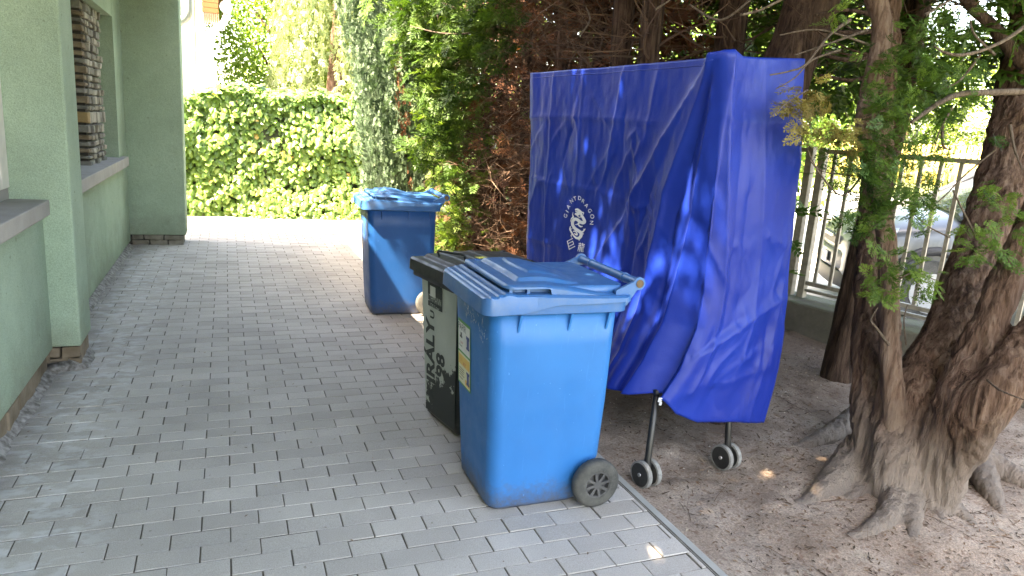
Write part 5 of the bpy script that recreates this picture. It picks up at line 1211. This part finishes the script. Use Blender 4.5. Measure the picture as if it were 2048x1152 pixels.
# green thuja column catching the sun next to the brown twigs
th = thing('thuja_tree', 'sunlit green thuja strip between blue-green cypress and brown twigs', 'tree')
V, F = trunk_mesh([(2.75, 7.9, -0.1), (2.74, 7.9, 1.5), (2.76, 7.92, 3.2), (2.75, 7.9, 4.8)], [0.08, 0.065, 0.055, 0.03], 12, 40, 0.14, 81); obj_np('trunk', V, F, m_barkd, th, smooth=True)
n = 2300; z = 0.15 + r.random(n)*3.4; y = 7.75 + r.normal(0, 0.42, n); rad = 0.50 - 0.35*((y-7.75)/1.0)**2 + 0.10*np.sin(z*4.3) + 0.09*np.sin(y*9+z*2); x = 2.72 - rad*(0.55 + 0.45*r.random(n)**0.5)
Q = np.column_stack([x, y, z]); keep = fbm(Q, 2.6, 2, 44) > -0.42; Q = Q[keep]; n = len(Q)
D = np.column_stack([-np.abs(r.normal(0.75, 0.3, n)), r.normal(-0.1, 0.6, n), r.normal(0.35, 0.5, n)]); V, F, T = place(SP_MID, Q, D, r.uniform(0.10, 0.21, n), r.normal(0, 0.8, n))
obj_np('foliage', V, F, m_thuja_b, th, T, kind='stuff')
# overhanging thuja boughs at the top, left of the trunks
ov = thing('thuja_tree', 'dark green thuja boughs hanging over the top of the brown twigs', 'tree')
V, F = trunk_mesh([(2.95, 6.35, -0.1), (2.93, 6.35, 1.5), (2.95, 6.37, 3.0), (2.95, 6.35, 5.2)], [0.08, 0.065, 0.055, 0.03], 12, 40, 0.14, 82); obj_np('trunk', V, F, m_barkd, ov, smooth=True)
cl = [(870,40,6.9,75,130),(900,90,6.8,60,100),(960,30,6.4,70,110),(850,110,7.0,45,60),(930,150,6.7,55,70),(880,190,6.9,50,60),(1010,30,6.2,50,50),(860,10,6.9,60,90),(985,90,6.3,45,40),(900,350,6.9,40,35),(870,290,7.0,36,40),(905,250,6.9,36,40)]
Qs, Ds = [], []
for x, y, d, rp, n in cl:
    c = at(x, y, d); r0 = rp*d/FPX; Qs.append(c + r.normal(0, 1, (n, 3))*r0*np.array([0.6, 0.6, 0.5])); Ds.append(np.column_stack([-np.abs(r.normal(0.6, 0.35, n)), r.normal(-0.3, 0.5, n), r.normal(-0.2, 0.45, n)]))
Q, D = np.concatenate(Qs), np.concatenate(Ds); V, F, T = place(SP_MID, Q, D, r.uniform(0.12, 0.25, len(Q)), r.normal(0, 0.7, len(Q))); obj_np('foliage', V, F, m_thuja, ov, T, kind='stuff')
for l in ([(985,25,6.2,4),(945,22,6.3,4),(915,18,6.4,3),(885,5,6.5,2)], [(990,45,6.2,2),(940,66,6.3,2),(880,66,6.4,1.5),(820,52,6.5,1)], [(875,30,6.5,1.5),(882,50,6.5,1.5),(905,66,6.5,1)]): bough('twig', l, ov, m_barkt, 5)

# ---- blue-green columnar cypress
cy = thing('cypress_tree', 'tall blue-green cypress with upswept plumes beside the ivy hedge', 'tree')
c0 = np.array([2.10, 9.15])
V, F = trunk_mesh([(c0[0], c0[1], -0.1), (c0[0]-0.02, c0[1], 1.5), (c0[0]-0.05, c0[1], 3.2), (c0[0]-0.05, c0[1], 5.2)], [0.10, 0.08, 0.06, 0.03], 12, 40, 0.14, 91); obj_np('trunk', V, F, m_bark, cy, smooth=True)
Qs, Ds, Ss, Ts = [], [], [], []
for k in range(620):
    z = 0.10 + r.random()**0.9*4.6; a = r.random()*6.283; rz = np.interp(z, [0.1, 0.6, 1.5, 2.8, 4.0, 5.2], [0.34, 0.52, 0.70, 0.82, 0.68, 0.2])*(0.86 + 0.22*math.sin(3*a + z*1.3))
    e = np.array([math.cos(a), math.sin(a)]); base = np.array([c0[0]-0.04*z + e[0]*rz*0.86, c0[1] + e[1]*rz*0.86, z]); ax_ = np.array([e[0]*0.06, e[1]*0.06, 1.0]); L_ = r.uniform(0.30, 0.55)
    m_ = 16; f = r.random(m_); jit = r.normal(0, 0.030, (m_, 3)); Qs.append(base + ax_*L_*f[:, None] + jit + np.outer(0.07*np.sin(f*3.1), [e[0], e[1], 0]))
    Ds.append(ax_ + r.normal(0, 0.26, (m_, 3))); Ss.append(r.uniform(0.065, 0.115, m_)*(1.1-0.4*f)); Ts.append(np.clip(0.25 + 0.55*f + r.normal(0, 0.15, m_), 0, 1))
Q, D, S, T0 = map(np.concatenate, (Qs, Ds, Ss, Ts)); 
brown = (np.abs(Q[:, 0] - (1.95 + 0.16*(1.7 - Q[:, 2]))) < 0.10*(1 - np.abs(Q[:, 2]-1.5)/1.1)) & (Q[:, 1] < c0[1]) & (r.random(len(Q)) < 0.85)
V, F, T = place(SP_UP, Q[~brown], D[~brown], S[~brown], r.normal(0, 0.6, (~brown).sum()), T0[~brown]); obj_np('foliage', V, F, m_cyp, cy, T, kind='stuff')
V, F, T = place(SP_UP, Q[brown], D[brown], S[brown]*0.8, r.random(brown.sum())*6.28, T0[brown]); obj_np('dead_patch', V, F, m_deadleaf, cy, T, kind='stuff')
n = 1500; a = r.random(n)*6.283; z = r.uniform(0.1, 4.9, n); rz = np.interp(z, [0.1, 0.6, 1.5, 2.8, 4.0, 5.2], [0.30, 0.46, 0.62, 0.74, 0.62, 0.2])*0.75*np.sqrt(r.random(n))
V, F, T = place(SP_LOW, np.column_stack([c0[0]-0.04*z+rz*np.cos(a), c0[1]+rz*np.sin(a), z]), np.column_stack([np.cos(a)*0.4, np.sin(a)*0.4, np.ones(n)]), r.uniform(0.2, 0.3, n), r.random(n)*6.28, r.random(n)*0.3); obj_np('inner_foliage', V, F, m_cyp, cy, T, kind='stuff')

# small seedlings at the foot of the screen
def seedling(label, px, py, depth, hgt, wid, n, mat, sz):
    t = thing('young_conifer', label, 'shrub'); c = at(px, py, depth); c[2] = 0.0
    B().tube([(c[0], c[1], -0.03), (c[0], c[1], hgt*0.9)], [0.012, 0.005], 6).build('stem', m_barkd, t)
    z = r.random(n)**1.2*hgt; a = r.random(n)*6.283; rad = wid*(1 - 0.8*z/hgt)*np.sqrt(r.random(n)); Q = np.column_stack([c[0] + rad*np.cos(a), c[1] + rad*np.sin(a), z])
    V, F, T = place(SP_MID, Q, np.column_stack([np.cos(a), np.sin(a), r.uniform(0.2, 0.9, n)]), r.uniform(0.7, 1.3, n)*sz, r.normal(0, 0.6, n)); obj_np('foliage', V, F, mat, t, T, kind='stuff')
g_ = onground(975, 505); 
seedling('small dark green conifer seedling between far blue bin and blue cover', 968, 505, (g_-CAM) @ CF, 0.62, 0.20, 260, m_thuja, 0.12)
g_ = onground(900, 520); seedling('yellowish green conifer seedling right beside the far blue bin', 895, 520, (g_-CAM) @ CF, 0.52, 0.22, 200, m_thuja_y, 0.12)

# ---- ivy hedge
def ivy_leaf(seed):
    r_ = np.random.default_rng(seed); out = []
    prof = [(0.0, 0.0), (-0.30, -0.12), (-0.52, 0.10), (-0.30, 0.28), (-0.34, 0.62), (0.0, 1.0), (0.34, 0.62), (0.30, 0.28), (0.52, 0.10), (0.30, -0.12)]
    V = [np.array([0.0, 0.25, 0.05])] + [np.array([y, x, -0.22*abs(x) - 0.10*y*y + r_.normal(0, 0.02)])[[1, 0, 2]] if False else np.array([x, y, -0.25*abs(x) - 0.12*y*y + r_.normal(0, 0.02)]) for x, y in prof]
    V = np.array(V)[:, [1, 0, 2]]; n = len(prof)
    return V, np.array([(0, 1+k, 1+(k+1) % n) for k in range(n)])
IVY = [ivy_leaf(k) for k in range(4)]
m_ivy, nt, p, L = nmat('ivy_leaf'); a_ = nt.nodes.new('ShaderNodeAttribute'); a_.attribute_name = 'tint'
col = ramp(nt, a_.outputs['Fac'], [(0.0, (0.07, 0.14, 0.034)), (0.55, (0.14, 0.255, 0.056)), (0.93, (0.25, 0.37, 0.09)), (1.0, (0.40, 0.29, 0.06))])
L(col, p.inputs['Base Color']); p.inputs['Roughness'].default_value = 0.32; p.inputs['Specular IOR Level'].default_value = 0.5
t_ = nt.nodes.new('ShaderNodeBsdfTranslucent'); L(mix(nt, 1.0, col, (1.3, 1.3, 0.5), 'MULTIPLY'), t_.inputs[0]); ms = nt.nodes.new('ShaderNodeMixShader'); ms.inputs[0].default_value = 0.25
L(p.outputs[0], ms.inputs[1]); L(t_.outputs[0], ms.inputs[2]); L(ms.outputs[0], nt.nodes['Material Output'].inputs[0])
hedge = thing('ivy_hedge', 'sunlit ivy covered hedge across the end of the drive', 'hedge')
HY = 11.05
def htop(x): return 1.70 + 0.07*np.sin(x*2.1) + 0.05*np.sin(x*5.3+1) + 0.30*sstep(1.0, 2.2, x)
core = []
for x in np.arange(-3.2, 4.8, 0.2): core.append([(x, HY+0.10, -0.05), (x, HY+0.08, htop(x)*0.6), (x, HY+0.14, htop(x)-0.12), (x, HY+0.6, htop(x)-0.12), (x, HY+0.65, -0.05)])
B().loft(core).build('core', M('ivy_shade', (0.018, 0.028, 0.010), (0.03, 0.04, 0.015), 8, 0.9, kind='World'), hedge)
n = 11000; x = r.uniform(-2.2, 4.3, n); u = r.random(n); tp = r.random(n) < 0.24; z = np.where(tp, htop(x) + r.normal(0, 0.04, n), u*htop(x)); 
bul = 0.09*fbm(np.column_stack([x, z, 0*x]), 1.7, 3, 12); yy = np.where(tp, HY + r.random(n)*0.55, HY + 0.05 + 0.10*sstep(0.6, 1.0, u) - bul - 0.09*r.random(n) - 0.10*(1-u)**3)
z = z + np.where(tp, 0.08*fbm(np.column_stack([x*1.0, yy, 0*x]), 2.5, 2, 13), 0)
Q = np.column_stack([x, yy, z]); nrm = np.column_stack([r.normal(0, 0.35, n), np.where(tp, -0.3, -0.95) + r.normal(0, 0.25, n), np.where(tp, 0.9, 0.55) + r.normal(0, 0.3, n)]); nrm /= np.linalg.norm(nrm, axis=1)[:, None]
D = np.column_stack([r.normal(0, 0.5, n), r.normal(-0.2, 0.2, n), -np.ones(n)]); D -= nrm*(D*nrm).sum(1)[:, None]; D /= np.linalg.norm(D, axis=1)[:, None]
Y = np.cross(nrm, D); S = r.uniform(0.055, 0.115, n); VV, FF, TT, base = [], [], [], 0; pk = r.integers(0, 4, n); tint = np.clip(r.beta(2, 2.2, n) + 0.12*fbm(Q, 1.2, 2, 14), 0, 0.94); tint[r.random(n) < 0.012] = 1.0
for k, (tv, tf) in enumerate(IVY):
    ix = np.where(pk == k)[0]; W = Q[ix][:, None] + S[ix][:, None, None]*(tv[None, :, 0:1]*D[ix][:, None] + tv[None, :, 1:2]*Y[ix][:, None] + tv[None, :, 2:3]*nrm[ix][:, None])
    VV.append(W.reshape(-1, 3)); m = len(tv); FF.append((tf[None] + (np.arange(len(ix))*m)[:, None, None]).reshape(-1, 3) + base); base += m*len(ix); TT.append(np.repeat(tint[ix], m))
obj_np('ivy_leaves', np.concatenate(VV), np.concatenate(FF), m_ivy, hedge, np.concatenate(TT), kind='stuff')

# ---- broadleaved trees beyond the hedge and the street
def leafball(seed, n=14, s=0.22):
    r_ = np.random.default_rng(seed); V, F = [], []
    for k in range(n):
        c = r_.normal(0, 0.42, 3); d = r_.normal(0, 1, 3); d /= np.linalg.norm(d); q = np.cross(d, r_.normal(0, 1, 3)); q /= np.linalg.norm(q); i = len(V)
        V += [c - d*s*0.5, c + q*s*0.28, c + d*s*0.5, c - q*s*0.28]; F.append((i, i+1, i+2, i+3))
    return np.array(V), np.array(F)
LB = [leafball(k) for k in range(5)]
m_lime = leafmat('lime_leaf', (0.13, 0.22, 0.04), (0.24, 0.34, 0.07), (0.33, 0.42, 0.12), 0.45, 0.5, (1.0, 1.0, 0.4)); m_mid = leafmat('mid_leaf', (0.08, 0.17, 0.028), (0.15, 0.26, 0.045), (0.23, 0.33, 0.07), 0.4, 0.5, (1.0, 1.0, 0.4)); m_willow = leafmat('willow_leaf', (0.20, 0.26, 0.11), (0.32, 0.38, 0.19), (0.42, 0.46, 0.27), 0.4, 0.5, (1.1, 1.1, 0.7))
def broadleaf(label, x, y, h, w, n, mat, sz=0.44, z0=0.4):
    t = thing('broadleaf_tree', label, 'tree', group='trees in full sun beyond the garden')
    V, F = trunk_mesh([(x, y, -0.15), (x+0.1, y, h*0.3), (x-0.1, y+0.1, h*0.7), (x, y, h*0.95)], [0.16, 0.12, 0.08, 0.02], 10, 30, 0.12, 7); obj_np('trunk', V, F, m_bark, t, smooth=True)
    bb = B()
    for k in range(7):
        a = r.random()*6.28; z = r.uniform(0.3, 0.75)*h; bb.tube([(x, y, z), (x + w*0.4*math.cos(a), y + w*0.4*math.sin(a), z + 0.5), (x + w*0.8*math.cos(a), y + w*0.8*math.sin(a), z + 1.0)], [0.06, 0.04, 0.012], 6)
    bb.build('limbs', m_bark, t)
    n = int(n*1.05); u = r.normal(0, 1, (n, 3)); u /= np.linalg.norm(u, axis=1)[:, None]; rad = (0.55 + 0.45*r.random(n)**0.5)*(1 + 0.28*fbm(u*1.5 + x, 1.3, 2, 17)); Q = np.column_stack([x + u[:, 0]*w*rad, y + u[:, 1]*w*rad, (z0*h + h)/2 + u[:, 2]*(h - z0*h)/2*rad])
    V, F, T = place(LB, Q, r.normal(0, 1, (n, 3)), r.uniform(0.85, 1.5, n)*sz, r.random(n)*6.28); obj_np('crown', V, F, mat, t, T, kind='stuff')
broadleaf('mid green tree just right of the pale neighbouring house', 1.3, 20.0, 6.5, 1.5, 900, m_mid, z0=0.05)
broadleaf('lime green tree behind the hedge, left of the blue-green cypress', 4.4, 19.0, 6.5, 2.4, 1500, m_lime, z0=0.05)
broadleaf('tall lime green tree mostly hidden behind the weeping willow', 2.8, 24.0, 9, 3.0, 1300, m_lime, z0=0.0)
broadleaf('lime green tree showing between the cypress and the trunks', 8.5, 20.0, 8, 3.2, 1400, m_lime, z0=0.0)
broadleaf('leafy green tree across the street seen between the dark trunks', 8.2, 10.0, 6, 1.8, 1200, m_mid, z0=0.1)
broadleaf('lime green tree beyond the street behind the row of trunks', 11.5, 14.5, 8, 3.0, 1300, m_lime, 0.42, 0.0)
for lab, s_, o_, h_, w_, mt_ in (('bright green tree above the left end of the yellow paling fence', -27, 45, 9.5, 4.0, m_lime), ('mid green tree above the middle of the yellow paling fence', -20.5, 46, 10, 3.6, m_mid), ('lime green tree above the right part of the yellow paling fence', -14.5, 45, 9.5, 3.8, m_lime), ('mid green tree past the right end of the yellow paling fence', -8, 46, 10, 4.2, m_mid)):
    q_ = street(s_, o_, 0); broadleaf(lab, q_[0], q_[1], h_, w_, 900, mt_, 0.75, 0.04)
wl_ = thing('willow_tree', 'pale weeping willow behind the ivy hedge', 'tree'); wx, wy = 2.35, 17.5
V, F = trunk_mesh([(wx, wy, -0.15), (wx, wy, 2), (wx+0.1, wy, 4), (wx, wy, 6)], [0.2, 0.16, 0.12, 0.03], 10, 30, 0.12, 8); obj_np('trunk', V, F, m_bark, wl_, smooth=True)
Qs, Ds = [], []
for k in range(250):
    a = r.random()*6.283; rad = 1.25*math.sqrt(r.random()); x, y, zt = wx + rad*math.cos(a), wy + rad*math.sin(a), 6.4 - 0.9*rad*rad + r.normal(0, 0.5); ln = r.uniform(1.5, 4.2); m_ = int(ln*9)
    f = np.linspace(0, 1, m_); Qs.append(np.column_stack([x + 0.25*math.cos(a)*f + r.normal(0, 0.03, m_), y + 0.25*math.sin(a)*f + r.normal(0, 0.03, m_), zt - ln*f])); Ds.append(np.column_stack([r.normal(0, 0.35, m_), r.normal(0, 0.35, m_), -np.ones(m_)]))
Q, D = np.concatenate(Qs), np.concatenate(Ds); V, F, T = place([spray(80+k, 3, 0, 0.16, 0.1, 35) for k in range(3)], Q, D, r.uniform(0.14, 0.24, len(Q)), r.random(len(Q))*6.28); obj_np('crown', V, F, m_willow, wl_, T, kind='stuff')
# thuja boughs behind the trunks, along the street wall
bh = thing('thuja_hedge', 'green thuja growth between the dark trunks above the blue cover', 'hedge')
B().tube([(3.75, 5.6, -0.1), (3.78, 5.6, 4.2)], [0.06, 0.02], 8).build('stem', m_barkd, bh)
n = 2000; y = r.uniform(4.0, 8.6, n); Q = np.column_stack([3.55 + r.normal(0, 0.2, n) - 0.10*(y-5), y, r.uniform(0.6, 4.4, n)]); keep = fbm(Q, 1.3, 2, 55) > -0.12; Q = Q[keep]; n = len(Q); a = r.random(n)*6.28
V, F, T = place(SP_LOW, Q, np.column_stack([np.cos(a), np.sin(a), r.normal(-0.1, 0.4, n)]), r.uniform(0.14, 0.26, n), r.normal(0, 0.8, n)); obj_np('foliage', V, F, m_thuja, bh, T, kind='stuff')
# bare twigs poking out round the right corner of the cover
for l in ([(1540,150,2.8,1.4),(1580,142,2.85,1.6),(1612,128,2.9,2),(1660,70,3.0,3),(1700,40,3.1,4)], [(1552,178,2.8,1.2),(1590,155,2.85,1.5),(1625,120,2.95,2),(1680,100,3.05,3)], [(1540,235,2.75,1),(1575,205,2.8,1.4),(1615,180,2.9,2)], [(1480,30,3.1,3),(1520,20,3.1,2.5),(1570,-5,3.1,3)], [(1560,70,3.0,1.5),(1640,60,3.05,2),(1740,90,3.15,3)], [(1590,110,3.0,1.5),(1650,90,3.05,2),(1735,60,3.15,3)], [(1615,300,3.0,1.5),(1640,340,3.0,1.2),(1700,350,3.05,2)], [(1620,320,2.95,1.5),(1680,390,3.0,2),(1725,350,3.1,3)], [(1380,10,3.4,2),(1440,40,3.3,2.5),(1500,0,3.2,3)], [(1160,70,4.2,2.5),(1180,40,4.3,2),(1170,10,4.4,1.5)], [(1310,20,3.8,2.5),(1340,0,3.8,2)]): bough('twig', l, big, m_barkt, 5)
for l in ([(1640,60,3.4,4),(1700,66,3.4,5),(1760,60,3.5,6)], [(1650,110,3.4,5),(1700,120,3.45,5),(1750,110,3.5,6)], [(1640,150,3.4,3),(1700,160,3.45,4),(1750,150,3.5,5)], [(1630,30,3.4,3),(1690,20,3.45,4),(1750,30,3.5,5)]): bough('branch', l, big, m_barkd, 6)

# shaded inner branches and sprays high up behind the trunks at the right
n = 200; Q = np.column_stack([r.uniform(3.1, 4.0, n), r.uniform(2.4, 4.8, n), r.uniform(1.95, 4.2, n)]); a = r.random(n)*6.28
V, F, T = place(TW, Q, np.column_stack([np.cos(a), np.sin(a), r.normal(0, 0.3, n)]), r.uniform(0.35, 0.8, n), r.random(n)*6.28, r.random(n)*0.7); obj_np('dead_twigs', V, F, m_dead, bh, T, kind='stuff')
n = 2800; y = r.uniform(2.0, 5.4, n); Q = np.column_stack([r.uniform(3.3, 4.4, n), y, 1.78 + r.random(n)*2.6]); keep = fbm(Q, 1.5, 2, 77) > -0.5; Q = Q[keep]; n = len(Q); a = r.random(n)*6.28
V, F, T = place(SP_LOW, Q, np.column_stack([np.cos(a), np.sin(a), r.normal(-0.25, 0.4, n)]), r.uniform(0.14, 0.26, n), r.normal(0, 0.8, n), r.random(n)*0.8); obj_np('foliage', V, F, m_thuja, bh, T, kind='stuff')
# fallen twigs, bark chips and small stones on the soil
n = 150; lx = 1.72 + r.random(n)*2.2; ly = 1.1 + r.random(n)*3.6; a = r.random(n)*6.28; Q = np.column_stack([lx, ly, soil_h(lx, ly) + 0.006])
V, F, T = place(TW1, Q, np.column_stack([np.cos(a), np.sin(a), r.normal(0, 0.03, n)]), r.uniform(0.05, 0.22, n), r.random(n)*6.28, r.random(n)); ft = obj_np('fallen_twigs', V, F, m_dead, None, T); tag(ft, 'thin dry twigs lying about on the bare soil', 'litter', kind='stuff')
def pebble(seed):
    q = np.random.default_rng(seed); V = np.array([(1,0,0),(-1,0,0),(0,1,0),(0,-1,0),(0,0,0.6),(0,0,-0.6)], float)*q.uniform(0.6, 1.2, (6, 1)); return V, np.array([(0,2,4),(2,1,4),(1,3,4),(3,0,4),(2,0,5),(1,2,5),(3,1,5),(0,3,5)])
n = 900; lx = 1.69 + r.random(n)**1.2*2.4; ly = 1.0 + r.random(n)*3.2; Q = np.column_stack([lx, ly, soil_h(lx, ly) + 0.001]); a = r.random(n)*6.28
V, F, T = place([pebble(k) for k in range(5)], Q, np.column_stack([np.cos(a), np.sin(a), 0*a + 0.01]), r.uniform(0.0015, 0.006, n)*np.where(r.random(n) < 0.05, 1.8, 1.0), None, r.random(n)); st_ = obj_np('small_stones', V, F, leafmat('soil_crumb', (0.10, 0.07, 0.05), (0.24, 0.185, 0.145), (0.48, 0.44, 0.38), 0.0, 0.9), None, T); tag(st_, 'small stones and earth crumbs on the bare soil', 'stones', kind='stuff')

# extra crown sprays added overhead to darken the garden under the trees
for k, (t, x, y) in enumerate(trees):
    n = 330; a = r.random(n)*6.283; rad = 1.5*np.sqrt(r.random(n)); Q = np.column_stack([x + 0.3 + rad*np.cos(a)*1.1, y - 0.5 + rad*np.sin(a), 3.3 + r.random(n)*1.6 - 0.25*rad]); D = np.column_stack([np.cos(a), np.sin(a), r.normal(-0.3, 0.3, n)])
    V, F, T = place(SP_LOW, Q, D, r.uniform(0.32, 0.55, n), r.normal(0, 0.5, n)); obj_np('crown', V, F, m_thuja, t, T, kind='stuff')
n = 560; Q = np.column_stack([r.uniform(1.9, 4.6, n), r.uniform(0.2, 3.6, n), r.uniform(3.3, 4.8, n)]); a = r.random(n)*6.283
V, F, T = place(SP_LOW, Q, np.column_stack([np.cos(a), np.sin(a), r.normal(-0.3, 0.3, n)]), r.uniform(0.25, 0.45, n), r.normal(0, 0.5, n)); obj_np('crown', V, F, m_thuja, big, T, kind='stuff')

for (x0, x1, y0, y1, n) in ((-1.0, 0.7, -0.5, 1.2, 300), (-1.9, -0.7, 1.5, 3.1, 330), (-2.0, -0.7, 0.3, 1.6, 190)):  # loose overhead sprays added to block sun patches on soil, bins and paving
    Q = np.column_stack([r.uniform(x0, x1, n), r.uniform(y0, y1, n), r.uniform(3.9, 5.0, n)]); a = r.random(n)*6.283
    V, F, T = place(SP_LOW, Q, np.column_stack([np.cos(a), np.sin(a), r.normal(-0.2, 0.3, n)]), r.uniform(0.22, 0.40, n), r.normal(0, 0.5, n)); obj_np('crown', V, F, m_thuja, big, T, kind='stuff')
